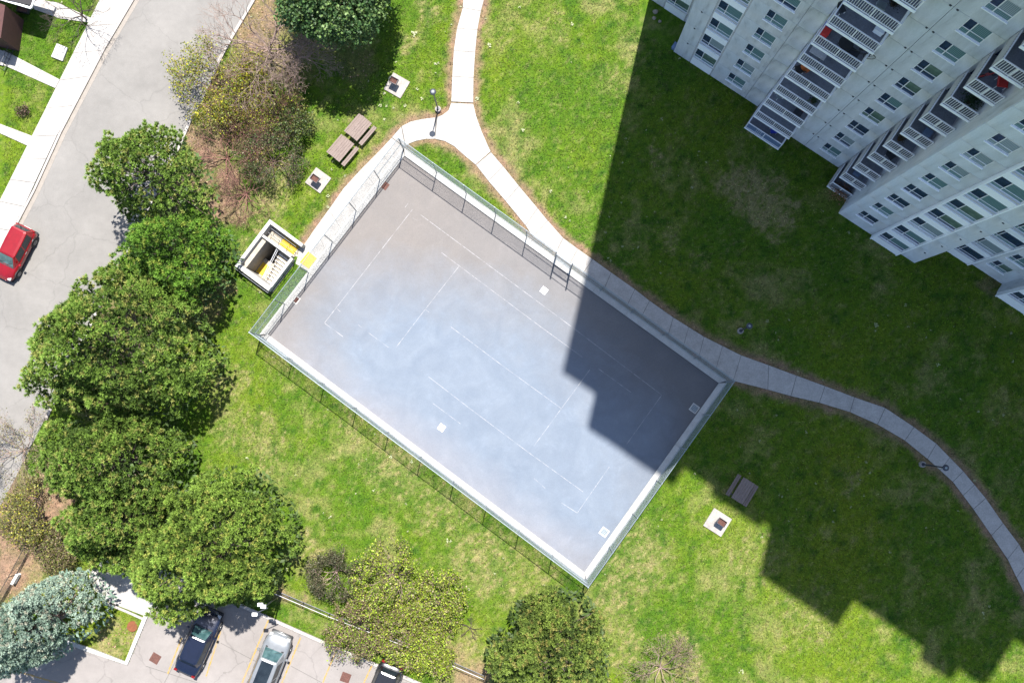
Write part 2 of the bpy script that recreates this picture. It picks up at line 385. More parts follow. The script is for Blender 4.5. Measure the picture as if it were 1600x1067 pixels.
# ------------------------------------------------------------------ dryness of the turf
DRY = [(1175,300,44,1.3),(1150,285,32,1.1),(1205,325,40,1.2),(1225,350,20,.9),(1024,246,16,.6),(1205,378,12,.7),(560,195,28,.5),(440,270,30,.7),(420,310,35,.8),(390,345,30,.7),
       (560,60,28,.5),(1050,370,20,.4),(1320,745,28,.45),(1290,640,25,.3),(1000,880,60,.55),(960,940,50,.6),(1180,870,55,.35),(1260,960,55,.4),(700,790,60,.5),(620,720,60,.55),
       (560,660,50,.45),(480,860,35,.6),(760,880,60,.6),(820,900,60,.5),(410,690,50,.5),(450,560,40,.45),(370,670,40,.5),(350,600,40,.5),(900,520,1,.1),(690,1000,40,.5),(740,1020,40,.8),(1060,1040,50,.7),
       (780,60,30,.35),(860,40,40,.3),(960,130,30,.3),(830,300,25,.2),(1090,410,20,.25),(640,60,22,.6),(665,20,20,.6),(960,1000,50,.6),(500,520,1,.1),(1170,200,14,.5),(1150,780,1,.1),(1190,165,12,.6),
       (90,880,40,.9),(180,1000,40,1.),(60,900,40,.9),(470,940,24,.6),(500,980,20,.5),(720,1060,40,1.),(20,880,40,.6),(1560,470,10,.6),(1540,455,8,.5)]
SOIL = [(340,120,26,.8),(320,170,24,.9),(300,215,26,.9),(330,240,30,.9),(350,200,30,.8),(380,150,40,.8),(400,90,45,.8),(400,30,50,.8),(360,290,30,.9),(345,330,26,.9),(370,330,22,.8),(410,220,34,.6),(300,280,30,.8),
        (450,90,45,.6),(260,360,40,.8),(200,480,60,.7),(150,600,60,.7),(100,760,50,.9),(30,850,60,.9),(10,900,50,1.),(60,800,60,.9),(0,780,50,.9),(520,60,40,.35),(560,100,34,.3),(300,480,50,.4),(350,450,22,.4),
        (740,1060,34,.7),(700,1030,22,.4),(435,925,14,.5),(470,940,18,.35),(85,900,30,.3),(330,900,60,.4),(1550,440,16,.5),(1575,452,10,.6),(1195,190,10,.4),(1315,320,8,.3)]
def field(x, y, L, s):
    r = np.zeros_like(x)
    wx = x+(fbm(x*.9, y*.9, 5+s)-.5)*2.2; wy = y+(fbm(x*.9, y*.9, 9+s)-.5)*2.2
    for a, b, rad, st in L:
        p = P(a, b); R_ = rad/22.4
        d2 = ((wx-p.x)**2+(wy-p.y)**2)/(R_*R_); r = np.maximum(r, st*np.clip(1.25-d2, 0, 1))
    return r
LUSH = np.array([.041, .089, .0035]); LUSH2 = np.array([.083, .120, .005]); TAN = np.array([.165, .148, .062]); SOILC = np.array([.150, .098, .066]); DEEP = np.array([.016, .052, .003])
def edge_band(x, y):
    """bare strip beside the footpaths"""
    r = np.zeros_like(x)
    segs = []
    for st in (PATH, PATH2, NWPATH):
        for k in (0, 1):
            if st is NWPATH and k == 1: continue
            for a, b in zip(st[:-1], st[1:]): segs.append((P(*a[k]), P(*b[k])))
    J = JUNC
    for a, b in zip(J[:13], J[1:14]): segs.append((P(*a), P(*b)))
    for a, b in zip(J[14:], J[15:]+J[:1]): segs.append((P(*a), P(*b)))
    wn_ = fbm(x*2.3, y*2.3, 3, 3)
    for a, b in segs:
        dx, dy = b.x-a.x, b.y-a.y; L2 = dx*dx+dy*dy or 1e-9
        t = np.clip(((x-a.x)*dx+(y-a.y)*dy)/L2, 0, 1); d = np.hypot(x-a.x-t*dx, y-a.y-t*dy)
        r = np.maximum(r, np.clip(1.6-d/(.14+.52*wn_), 0, 1))
    return r
def turf(x, y):
    dry = field(x, y, DRY, 0); soil = np.maximum(field(x, y, SOIL, 3), edge_band(x, y)*.85)
    n = fbm(x*.35, y*.35, 1, 4); n2 = fbm(x*1.7, y*1.7, 2, 4); n3 = fbm(x*.12, y*.12, 8, 3); n4 = fbm(x*6.5, y*6.5, 12, 3)
    dry = dry*.85*np.clip((n4*.6+n2*.4-.30)*3.4, .25, 1.3)
    d = np.clip(np.maximum(dry*(.35+1.2*n2), np.clip((n-.57)*2.0+(n2-.5)*1.2, 0, .6))+np.clip((n4-.58)*1.8, 0, .4)+np.where(dry > .15, (n4-.45)*1.6*dry, 0), 0, 1)
    g = np.clip((n3-.35)*2+(n2-.5)*.8, 0, 1)
    c = LUSH*(1-g[:, None])+LUSH2*g[:, None]
    dk = np.clip((.42-n2)*3, 0, .8)[:, None]; c = c*(1-dk)+DEEP*dk
    c = c*(1-d[:, None])+TAN*d[:, None]
    s = np.clip(soil*(.55+.9*n2), 0, 1)[:, None]
    sc = SOILC*(.7+.6*fbm(x*3, y*3, 21)[:, None])+np.array([.05, .03, .0])*np.clip(fbm(x*4, y*4, 25)-.5, 0, 1)[:, None]
    return c*(1-s)+sc*s, s[:, 0], d

# ground sheet: fine grid in view, coarse to the horizon
def axis(lo, hi, st, fine=None):
    a = list(np.arange(lo, hi, st))
    if fine: a = sorted(set([round(v, 4) for v in a if not fine[0] < v < fine[1]]+[round(v, 4) for v in np.arange(fine[0], fine[1], .12)]))
    return np.array([-900, -400, -200, -100, lo-12]+a+[hi+12, 100, 200, 400, 900], float)
sx_ = [p[0] for p in stair_out]; sy_ = [p[1] for p in stair_out]
gx = axis(-37.5, 37.5, .22, (min(sx_)-.3, max(sx_)+.3)); gy = axis(-21.5, 30, .22, (min(sy_)-.3, max(sy_)+.3))
X, Y = np.meshgrid(gx, gy); X = X.ravel(); Y = Y.ravel()
tc, ts, td = turf(X, Y)
Z = (fbm(X*.5, Y*.5, 30)-.5)*.03-.012; Z = np.where((abs(X) > 38) | (abs(Y) > 31), -.02, Z)
nxg, nyg = len(gx), len(gy)
I = (np.arange(nyg-1)[:, None]*nxg+np.arange(nxg-1)[None, :]).ravel()
F = np.stack([I, I+1, I+1+nxg, I+nxg], 1)
cxm = X[F].mean(1); cym = Y[F].mean(1)
cen = Vector((sum(sx_)/4, sum(sy_)/4))
pit_mid = [tuple(cen+(Vector(p)-cen)*.93) for p in stair_out]
F = F[~inpoly(cxm, cym, pit_mid)]
tag(raw_mesh('ground', np.stack([X, Y, Z], 1), F, M['ground'], tc, smooth=True), kind='structure')

# grass blades
def grass(n, name, sc=1.):
    x = RS.uniform(-37, 37, n); y = RS.uniform(-20.5, 29, n)
    ok = np.ones(n, bool)
    for p in HARD: ok &= ~inpoly(x, y, p)
    bx = (x-BO.x)*U.x+(y-BO.y)*U.y; bw = (x-BO.x)*NN.x+(y-BO.y)*NN.y
    ok &= ~((bx > -4) & (bw < .0)) & ~((bx > 15) & (bw < 3.3) & (bx < 22))
    x = x[ok]; y = y[ok]; c, s, d = turf(x, y)
    k = RS.rand(len(x)) > s*.85; x, y, c, d = x[k], y[k], c[k], d[k]; n = len(x)
    a = RS.uniform(0, 2*PI, n); L = RS.uniform(.07, .17, n)*sc; w = RS.uniform(.018, .04, n)*sc; h = RS.uniform(.02, .085, n)
    dx, dy = np.cos(a), np.sin(a); z0 = np.full(n, -.01)
    V = np.stack([np.stack([x-dy*w, y+dx*w, z0], 1), np.stack([x+dy*w, y-dx*w, z0], 1), np.stack([x+dx*L, y+dy*L, h], 1)], 1).reshape(-1, 3)
    j = RS.uniform(.5, 1.65, n)[:, None]*np.array([1, 1, 1])+RS.uniform(-.12, .12, (n, 3))
    c = np.clip(c*j, .001, 1); c = c*(1+np.where(RS.rand(n) < .12, .5, 0)[:, None])
    return tag(raw_mesh(name, V, np.arange(3*n).reshape(-1, 3), M['grass'], np.repeat(c, 3, 0)), 'short lawn grass, lush green with straw coloured patches', 'grass', kind='stuff')
grass(430000, 'grass')

# ------------------------------------------------------------------ footpaths of separate slabs
def shrink(q, g):
    q = [Vector(p) for p in q]; c = sum(q, Vector((0, 0)))/len(q); out = []
    for p in q:
        d = c-p; out.append(p+d.normalized()*min(g, d.length*.5))
    return out
def slab_run(parent, st, sub, ztop, g=.012, name='paving_slab', mat=None, th=.1):
    for a, b in zip(st[:-1], st[1:]):
        A0, A1, B0, B1 = P(*a[0]), P(*a[1]), P(*b[0]), P(*b[1])
        L = ((A0-B0).length+(A1-B1).length)/2; k = max(1, round(L/sub))
        for i in range(k):
            t0, t1 = i/k, (i+1)/k
            q = [A0.lerp(B0, t0)[:2], A1.lerp(B1, t0)[:2], A1.lerp(B1, t1)[:2], A0.lerp(B0, t1)[:2]]
            dz = rnd.uniform(-.003, .003)
            MB().prism(shrink(q, g), ztop-th, ztop+dz).build(name, mat or M['concrete'], parent)
def setting(name):
    o = bpy.data.objects.new(name, None); COL.objects.link(o); o['kind'] = 'structure'; return o
fp = setting('footpath')
M['bed'] = plain('path_bedding', (.09, .085, .08), .95)
for k_, q_ in enumerate(strip_polys(PATH)+strip_polys(PATH2)+strip_polys(NWPATH)+[pp(JUNC)]):
    MB().prism(q_, -.2, .012+.0006*(k_ % 7)).build('bedding', M['bed'], fp)
slab_run(fp, PATH, 1.55, .035, .02); slab_run(fp, PATH2, 1.55, .035, .02)
jc = pp(JUNC)
# junction cut into three slabs
MB().prism([jc[i] for i in (0,1,2,3,4,5,6,7,8,9)]+[P2(684,183.5)]+[jc[i] for i in (19,20)], -.07, .034).build('paving_slab', M['concrete'], fp)
MB().prism(shrink([P2(680,184),P2(679.5,217.3)]+jc[10:13]+[P2(634,229)]+[P2(628,197.5), jc[16], jc[17]], .01), -.07, .036).build('paving_slab', M['concrete'], fp)
MB().prism(shrink([P2(633,230.3), P2(612.5,215.3), P2(627,198.5)], .01), -.07, .033).build('paving_slab', M['concrete'], fp)
slab_run(fp, NWPATH, 1.5, .035)

# ------------------------------------------------------------------ street
rd = MB(); rd.prism(road_poly, -.05, .012); tag(rd.build('road', M['road']), kind='structure')
def offset_line(pts, d):
    out = []
    for i, p in enumerate(pts):
        a = Vector(pts[max(0, i-1)][:2]); b = Vector(pts[min(len(pts)-1, i+1)][:2]); t = (b-a).normalized()
        out.append(Vector(p[:2])+Vector((-t.y, t.x))*d)
    return out
def kerb_run(name, pts, wd, z0, z1, mat, seg=1.6, side=1, piece='kerb_stone'):
    st = setting(name); pts = [Vector(p[:2]) for p in pts]
    o = offset_line(pts, wd*side)
    for i in range(len(pts)-1):
        L = (pts[i+1]-pts[i]).length; k = max(1, round(L/seg))
        for j in range(k):
            t0, t1 = j/k, (j+1)/k
            q = [pts[i].lerp(pts[i+1], t0), pts[i].lerp(pts[i+1], t1), o[i].lerp(o[i+1], t1), o[i].lerp(o[i+1], t0)]
            MB().prism(shrink(q, .006), z0, z1+rnd.uniform(-.003, .003)).build(piece, mat, st)
    return st
kerb_run('street_kerb', [P(420,-45)]+[P(a, b) for a, b in ROAD[:-3]], .20, -.05, .13, M['kerb'], 3.0, 1)
kerb_run('pavement_kerb', [P(226,-30)]+[P(a, b) for a, b in ROADL[:6]], .16, -.05, .135, M['kerb'], 3.0, -1)
gut = setting('gutter')
gl = [P(226,-30)]+[P(a, b) for a, b in ROADL[:6]]; g0 = offset_line(gl, .004); g1 = offset_line(gl, .30)
for i in range(len(gl)-1):
    MB().prism(shrink([g0[i], g0[i+1], g1[i+1], g1[i]], .004), -.05, .022).build('gutter_slab', plain('gutter_concrete', (.19,.17,.15), .9, var=.1) if i == 0 else bpy.data.materials['gutter_concrete'], gut)
pv = setting('pavement')
Lw = [P(198,-80), P(157,0), P(94,126.5), P(50.6,214), P(0,315), P(-60,434)]; _rl = [P(250,-80), P(211,0), P(143,122), P(93.5,214), P(42,325), P(-18,438)]
Rw = [Vector((*q, 0)) for q in offset_line(_rl, -.165)]
for i in range(len(Lw)-1):
    k = max(1, round((Lw[i]-Lw[i+1]).length/1.9))
    for j in range(k):
        t0, t1 = j/k, (j+1)/k
        q = [Lw[i].lerp(Lw[i+1], t0)[:2], Rw[i].lerp(Rw[i+1], t0)[:2], Rw[i].lerp(Rw[i+1], t1)[:2], Lw[i].lerp(Lw[i+1], t1)[:2]]
        MB().prism(shrink(q, .02), -.05, .125+rnd.uniform(-.003, .003)).build('paving_slab', M['concrete'], pv)
gp = setting('garden_path')
for poly in (w1, w2, w3):
    a, b = Vector(poly[0]), Vector(poly[1]); d, c = Vector(poly[-1]), Vector(poly[2])
    if len(poly) == 6: quads = [[poly[0], poly[1], poly[4], poly[5]], [poly[1], poly[2], poly[3], poly[4]]]
    else:
        quads = []
        for i in range(3):
            t0, t1 = i/3, (i+1)/3; quads.append([a.lerp(b, t0), a.lerp(b, t1), d.lerp(c, t1), d.lerp(c, t0)])
    for q in quads: MB().prism(shrink(q, .012), -.05, .06).build('paving_slab', M['concrete'], gp)

# ------------------------------------------------------------------ parking lot
pk = MB(); pk.prism(lot_poly, -.05, .010); lot = tag(pk.build('parking_lot', M['parking']), kind='structure')
kerb_run('parking_kerb', [KA, P(408,962), P(508,1006.5), KB], .22, -.05, .14, M['kerb'], 2.5, 1)
kerb_run('island_kerb', [P(262,892), P(233,959), P(200,1037.6), P(149.5,1021), P(108.7,1006.5), P(50,987)], .28, -.05, .15, M['courtkerb'], 2.2, -1)
tag(MB().prism(mouth_poly, -.05, .03).build('ramp_path', M['concrete']), kind='structure')
kerb_run('path_edge', [P(163,938), P(198,952.5), P(228,966)], .16, -.05, .10, M['kerb'], 1.5, -1)
def flat_line(parent, a, b, wd, z, mat, name):
    a = Vector(a[:2]); b = Vector(b[:2]); t = (b-a).normalized(); n = Vector((-t.y, t.x))*wd/2
    me = MB(); me.add([(*(a-n), z), (*(b-n), z), (*(b+n), z), (*(a+n), z)], [(0, 1, 2, 3)]); return me.build(name, mat, parent)
for a, b in (((284,996),(262,1052)),((345,985),(322,1056)),((421,964),(378,1067)),((470,995),(438,1072)),((527,1012),(500,1076)),((583,1035),(562,1080)),((30,1049),(92,1067)),((-30,1030),(24,1048))):
    flat_line(lot, P(*a), P(*b), .11, .0145, M['lotline'], 'stall_line')
for a, b in (((228,1040),(345,1078)),((290,1003),(257,1066)),((345,1004),(402,1034)),((455,1040),(520,1075))):
    flat_line(lot, P(*a), P(*b), .035, .0135, M['bed'], 'pavement_joint')
def drain(name, px, py, sz, ang, mat, rim, label, z=.012, grid=4):
    t = thing(name, label, 'drain', P(px, py, z), ang)
    MB().box(-sz*.72, sz*.72, -sz*.72, sz*.72, -.05, .008).build('surround', rim, t)
    g = MB()
    for i in range(grid): y = -sz*.5+sz*(i+.5)/grid; g.box(-sz*.5, sz*.5, y-sz*.09, y+sz*.09, .010, .022)
    g.build('grate', mat, t)
    MB().box(-sz*.52, sz*.52, -sz*.52, sz*.52, .0081, .0095).build('sump', M['black'] if mat is not M['rust'] else M['rust'], t)
    return t
drain('drain_grate', 242.6,1028, .62, math.radians(-30), M['rust'], M['parking'], 'rusty square drain grate in the parking lot left of the dark blue car')
drain('drain_grate', 540,1058, .62, math.radians(-20), M['rust'], M['parking'], 'rusty drain grate in the parking lot near the bottom black car')
tag(MB().tube(P(207,978,-.05), P(207,978,.10), .36, .36, 20).build('manhole_cover', M['manhole']), 'round orange brown manhole cover on the kerbed island', 'manhole cover')

# ------------------------------------------------------------------ ball court
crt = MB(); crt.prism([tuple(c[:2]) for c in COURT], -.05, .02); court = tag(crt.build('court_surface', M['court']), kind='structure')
LINES = [((644.4,327.8),(507,504.7)),((507,504.7),(536,526)),((657.5,336),(891,509)),((891,509),(1034,617)),((1034,617),(977.7,695.7)),((952,729),(902,801)),((690,395),(844,510)),((844,510),(910,558)),
         ((935,576),(986,613)),((716.6,417),(665,482.5)),((665,482.5),(618.7,543)),((705,511),(780,567.5)),((780,567.5),(877,638)),((921.5,577.6),(834,697)),((669,588),(735,638.7)),((735,638.7),(826,706.8)),((826,706.8),(911,768)),
         ((559.7,507.5),(565,511.5)),((575.6,519.7),(607.5,543)),((834,746.6),(852,762.5)),((676.5,630),(719.5,662)),((638,318),(633,324)),((645,341),(652,345)),((664,483),(673,490)),((527,483),(532,487)),((877,785),(902,801))]
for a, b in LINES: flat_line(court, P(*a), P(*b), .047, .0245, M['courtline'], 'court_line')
ck = setting('court_kerb')
for a, b in ((cN, cE), (cE, cS), (cS, cW), (cW, cN)):
    t = (b-a).normalized(); n = Vector((t.y, -t.x, 0)) # inward (clockwise ring)
    k = 10 if (b-a).length > 20 else 6
    for i in range(k):
        p, q = a.lerp(b, i/k), a.lerp(b, (i+1)/k)
        if i == 0: p = p+t*.0
        e0 = .36 if i == 0 else 0; e1 = .36 if i == k-1 else 0
        MB().prism(shrink([(p-n*.10)[:2], (q-n*.10)[:2], (q+n*.36-t*e1)[:2], (p+n*.36+t*e0)[:2]], .005), -.05, .13+rnd.uniform(-.002, .002)).build('kerb_block', M['courtkerb'], ck)
for (px, py), where in (((850,454),'near the court gate'), ((690,668),'near the lower left side of the court')):
    t = thing('post_sleeve', 'small white square plate with a dark hole '+where, 'floor socket', P(px, py, .02), math.radians(-36))
    MB().box(-.22, .22, -.22, .22, 0, .012).build('plate', M['panelwhite'], t); MB().tube((0,0,.012), (0,0,.02), .055, .055, 10).build('hole', M['black'], t)
drain('drain_grate', 601,290, .36, math.radians(-36), M['rust'], M['rust'], 'rusty brown drain at the upper left edge of the court', .03)
drain('drain_grate', 462,468, .36, math.radians(-36), M['rust'], M['courtkerb'], 'rusty drain with pale rim beside the court kerb near the stairwell', .03)
drain('drain_grate', 1085,638, .40, math.radians(-36), M['galv'], M['courtkerb'], 'grey drain grate in the shaded right corner of the court', .03)
drain('drain_grate', 944,831, .40, math.radians(-36), M['galv'], M['courtkerb'], 'grey drain grate at the bright bottom corner of the court', .03)

# fence: posts, rails, woven wire per bay
FH = 3.15
fence = thing('court_fence', 'tall galvanised chain link fence around the ball court', 'fence', tuple(cN[:2])+(0,))
fo = Vector(fence.location)
_bay = {}
def bay_mesh(L, z0=.15, z1=FH-.05, pitch=.055, r=.0015):
    key = round(L, 1)
    if key in _bay: return _bay[key]
    h = z1-z0; segs = []
    for s in (1, -1):
        k = int((L+h)/pitch)
        for i in range(1, k):
            c = i*pitch-(h if s > 0 else 0)
            # line x = c + s*(z-z0)
            za, zb = 0., h; xa = c+s*za; xb = c+s*zb
            def clip(x, z): return x, z
            if s > 0:
                if xa < 0: za += -xa; xa = 0
                if xb > L: zb -= xb-L; xb = L
            else:
                if xa > L: za += xa-L; xa = L
                if xb < 0: zb -= -xb; xb = 0
            if zb > za+.02: segs.append(((xa, 0, z0+za), (xb, 0, z0+zb)))
    m = MB()
    for a, b in segs: m.tube(a, b, r, r, 3, False)
    me = m.mesh('wire_mesh', M['galv']); _bay[key] = (me, L); return _bay[key]
SIDES = [(cN, cE, [0,.1040,.1972,.289,.385,.474,.522,.613,.708,.804,.902,1.], {0,4,6,11}), (cE, cS, [0,.1667,.3333,.5,.6667,.8333,1.], set()), (cS, cW, [i/10 for i in range(11)], {0,9}), (cW, cN, [i/6 for i in range(7)], {0,5})]
rails = []
for si, (a, b, ts_, mids) in enumerate(SIDES):
    d = b-a; L = d.length; t = d.normalized(); ang = math.atan2(t.y, t.x)
    for i in range(len(ts_)-1):
        p = a+d*ts_[i]-fo; q = a+d*ts_[i+1]-fo; bl = (q-p).length
        gate = si == 0 and i == 5
        r_ = .045 if i == 0 or (si == 0 and i in (5, 6)) else .032
        zt = FH+.35 if (si == 0 and i in (5, 6)) else FH+.02
        MB().tube((p.x, p.y, 0), (p.x, p.y, zt), r_, r_, 8).build('post', M['galv'], fence)
        if gate:
            g = MB().build('gate', None, fence) if False else None
            gm = MB()
            x0, x1, za, zb = .06, bl-.06, .12, 2.15
            for u0, v0, u1, v1 in ((x0,za,x1,za),(x0,zb,x1,zb),(x0,za,x0,zb),(x1,za,x1,zb),(x0,1.12,x1,1.12)): gm.tube((u0,0,v0),(u1,0,v1),.024,.024,6)
            go = gm.build('gate', M['galv'], fence, (p.x, p.y, 0), ang)
            gw = MB()
            for k in range(1, int((bl+2)/.055)):
                for s in (1, -1):
                    c = k*.055-(2.03 if s > 0 else 0); A, Bz = 0., 2.03; xa, xb = c, c+s*2.03; W_ = bl-.12
                    if s > 0:
                        if xa < 0: A -= xa; xa = 0
                        if xb > W_: Bz -= xb-W_; xb = W_
                    else:
                        if xa > W_: A += xa-W_; xa = W_
                        if xb < 0: Bz += xb; xb = 0
                    if Bz > A+.02: gw.tube((xa+.06, 0, .12+A), (xb+.06, 0, .12+Bz), .0019, .0019, 3, False)
            gw.build('wire_mesh', M['galv'], go)
            MB().box(x1-.12, x1+.05, -.03, .03, 1.0, 1.14).build('latch', M['darkmetal'], go)
            MB().tube((p.x,p.y,FH),(q.x,q.y,FH),.021,.021,6).build('rail', M['galv'], fence)
            MB().tube((p.x,p.y,2.3),(q.x,q.y,2.3),.021,.021,6).build('rail', M['galv'], fence)
            continue
        MB().tube((p.x,p.y,FH),(q.x,q.y,FH),.024,.024,6).build('rail', M['galv'], fence)
        if i in mids or (si == 0 and i == 6): MB().tube((p.x,p.y,1.6),(q.x,q.y,1.6),.021,.021,6).build('rail', M['galv'], fence)
        me, L0 = bay_mesh(bl)
        w = inst('wire_mesh', me, fence, (p.x, p.y, 0), ang); w.scale = (bl/L0, 1, 1)

# ------------------------------------------------------------------ underground stairwell
def stairwell():
    A, Bp, C, D = [Vector(p) for p in stair_out]     # top, right, bottom, left corners
    ex = (Bp-A).normalized(); ey = (D-A).normalized()
    LX, LY = (Bp-A).length, (D-A).length
    t = thing('stairwell', 'sunken concrete stairwell with yellow landings beside the court', 'stairwell', (A.x, A.y, 0), math.atan2(ex.y, ex.x))
    # local x along A->B, local y = towards -D ; D side is negative y
    sgn = -1
    def bx(x0, x1, y0, y1, z0, z1, nm, mat): MB().box(x0, x1, -y1, -y0, z0, z1).build(nm, mat, t)
    W_ = .24; H_ = .85; DP = -2.9
    bx(0, LX, 0, W_, DP, H_, 'parapet', M['courtkerb'])                       # upper right edge wall (A-B)
    bx(0, W_, W_, LY, DP, H_, 'parapet', M['courtkerb'])                      # upper left wall (A-D)
    bx(W_, LX, LY-.34, LY, DP, H_, 'parapet', M['courtkerb'])                 # lower left wall (D-C)
    bx(LX-.2, LX, 1.25, LY-.34, DP, H_-.2, 'parapet', M['courtkerb'])         # court side wall (B-C)
    bx(W_, .62, W_+.9, LY-.34, DP, .45, 'inner_ledge', M['pit'])
    bx(W_, LX-.2, 1.12, 1.30, DP, .72, 'dividing_wall', M['courtkerb'])
    bx(W_, LX-.2, W_, LY-.34, DP-.1, DP, 'pit_floor', M['pit'])
    bx(.63, LX-1.30, 2.45, LY-.345, -2.2, -1.755, 'landing', M['pit']); bx(.70, 1.28, 2.75, LY-.45, -1.7545, -1.745, 'yellow_mat', M['yellow'])
    # upper corridor: landing at grade, with yellow patch
    bx(W_, LX, W_, 1.12, -.25, -.02, 'landing', M['pit'])
    bx(1.35, LX-.35, .34, 1.02, -.018, -.012, 'yellow_mat', M['yellow'])
    # flight going down along -y at the court side
    n = 9
    for i in range(n):
        y0 = 1.30+.0; x1 = LX-.22-0*i
        st = MB().box(LX-1.25, LX-.22, -(1.34+.26*(i+1)), -(1.34+.26*i), -.16*(i+1)-.14, -.16*(i+1)).build('step', M['pit'], t)
        MB().box(LX-1.25, LX-.22, -(1.34+.26*(i+1)), -(1.34+.26*(i+1)-.05), -.16*(i+1)+.0005, -.16*(i+1)+.006).build('nosing', M['white'], t)
    bx(.62, LX-.2, 1.34+.26*n, LY-.34, -1.75, -1.60, 'landing', M['pit'])
    bx(1.3, 2.0, 1.34+.26*n+.04, LY-.40, -1.598, -1.592, 'yellow_mat', M['yellow'])
    for i in range(7):
        MB().box(.62+.12, LX-1.35, -(1.34+.26*n-.26*i), -(1.34+.26*n-.26*(i+1)), -1.75-.16*(i+1), -1.6-.16*(i+1)).build('step', M['pit'], t)
    r = MB()   # handrails
    x = LX-1.29
    r.tube((x,-1.4,.85),(x,-(1.34+.26*n),-.65),.022); r.tube((x,-1.4,.45),(x,-(1.34+.26*n),-1.05),.018)
    for k in range(7): f = k/6; y = -(1.4+(.26*n-.06)*f); z = .85-1.5*f; r.tube((x,y,z),(x,y,z-.9),.016)
    r.build('handrail', M['white'], t)
    r = MB()
    for y in (.45, .8): r.tube((.5,-y,.9),(LX-.3,-y,.9),.02); r.tube((.5,-y,.45),(LX-.3,-y,.45),.016)
    for k in range(4):
        for y in (.45, .8): xx = .5+(LX-.8)*k/3; r.tube((xx,-y,0),(xx,-y,.9),.02)
    r.build('handrail', M['darkmetal'], t)
    # guard fence outside the lower corner
    g = MB(); pts = [(.1,-(LY+.12)),(LX+.10,-(LY+.12)),(LX+.10,-1.5)]
    for z in (1.0, .12): g.path([(a,b,z) for a, b in pts], .02)
    for a, b in ((.1,-(LY+.12)),(LX*.5,-(LY+.12)),(LX+.1,-(LY+.12)),(LX+.1,-LY*.62),(LX+.1,-1.5)): g.tube((a,b,0),(a,b,1.0),.025)
    g.build('guard_rail', M['darkmetal'], t)
stairwell()
o = MB().prism(pp([(482,393),(495,404),(482.5,420),(468.5,410)], .04), .046, .056).build('warning_mat', M['yellow'])
tag(o, 'square bright yellow mat at the top of the stairwell by the fence', 'floor mat')
MB().prism(pp([(470,386),(500,395),(488,428),(462,412)]), -.05, .034).build('paving_slab', M['concrete'], fp)

# ------------------------------------------------------------------ apartment building
SH = 2.83
bld = thing('apartment_building', 'tall pale concrete apartment tower with stacked balconies and windows, upper right', 'building', tuple(BO[:2])+(0,), TH)
def lbox(m, u0, u1, w0, w1, z0, z1): return m.box(u0, u1, -w1, -w0, z0, z1)
DEP = -15.
def core(u0, u1, w, h, name='wall'):
    lbox(MB(), u0, u1, DEP, w, -.2, h).build(name, M['facade'], bld)
HT, LT = 64.1, 60.4
TK = .14     # panel thickness in front of the cores
core(-4.0, -.42, -2.25-TK, HT); core(-.42, 6.7, 0.0-TK, HT-.02); core(6.7, 9.75, -.1, LT-.01); core(9.75, 13.79, .5-TK, LT-.03)
core(13.79, 15.52, -.05, LT-.04); core(15.52, 21.85, 3.2-TK, LT-.02); core(21.85, 25.05, .95, LT-.05); core(25.05, 27.68, 1.05-TK, LT-.06)
core(27.68, 30.2, 1.75, LT-.03); core(30.2, 32.3, .8, LT-.02); core(32.3, 42, -3, LT-.07)
_pm = {}
def panel(u0, u1, z0, z1, w, hole=None, n=0, key=None, dz=0.):
    """one precast panel, optionally with a window opening; shared mesh per column"""
    g = .011
    if key not in _pm:
        m = MB(); a, b, c, d = u0+g, u1-g, z0+g, z1-g
        if hole is None: lbox(m, a, b, w-TK, w, c, d)
        else:
            h0, h1, k0, k1 = hole
            lbox(m, a, h0, w-TK, w, c, d); lbox(m, h1, b, w-TK, w, c, d)
            lbox(m, h0, h1, w-TK, w, c, k0); lbox(m, h0, h1, w-TK, w, k1, d)
        _pm[key] = m.mesh('wall_panel', M['facade'])
    inst('wall_panel', _pm[key], bld, (0, 0, SH*n+dz))
def column(key, u0, u1, w, nf, hole=None, zbase=0., joints=()):
    us = [u0]+list(joints)+[u1]
    for n in range(nf):
        for i in range(len(us)-1):
            h = hole if hole and us[i] < hole[0] < us[i+1] else None
            panel(us[i], us[i+1], zbase, zbase+SH, w, h, n, (key, i))
        if n == 0 and zbase > .01:
            for i in range(len(us)-1): lbox(MB(), us[i]+.007, us[i+1]-.007, w-TK, w, -.2, zbase-.007).build('wall_panel', M['facade'], bld)
    # plain wall above the storeys in view
    lbox(MB(), u0+.007, u1-.007, w-TK, w, zbase+SH*nf+.007, (HT if u1 < 7 else LT)-.3).build('wall', M['facade'], bld)
column('A', -4.0, -2.8, -2.25, 4); column('A2', -.95, -.43, -2.25, 4)
column('B0', -.42, .9, 0., 8); column('B1', 2.70, 6.7, 0., 9, (3.76, 5.08, 1.12, 2.62), joints=(5.6,))
column('W2', 9.75, 13.79, .5, 13, (11.85, 13.13, 1.30, 2.80), joints=(10.95,))
column('C', 15.52, 18.33, 3.2, 12, (16.32, 17.64, 1.90, 3.34), zbase=.6)
column('D', 20.52, 21.85, 3.2, 10, zbase=.6)
column('E', 25.05, 27.68, 1.05, 8, (25.52, 26.84, 1.78, 3.34), zbase=.6)
PANES = ['glass_dark', 'glass_teal', 'glass_green', 'glass_blind']
_wm = {}
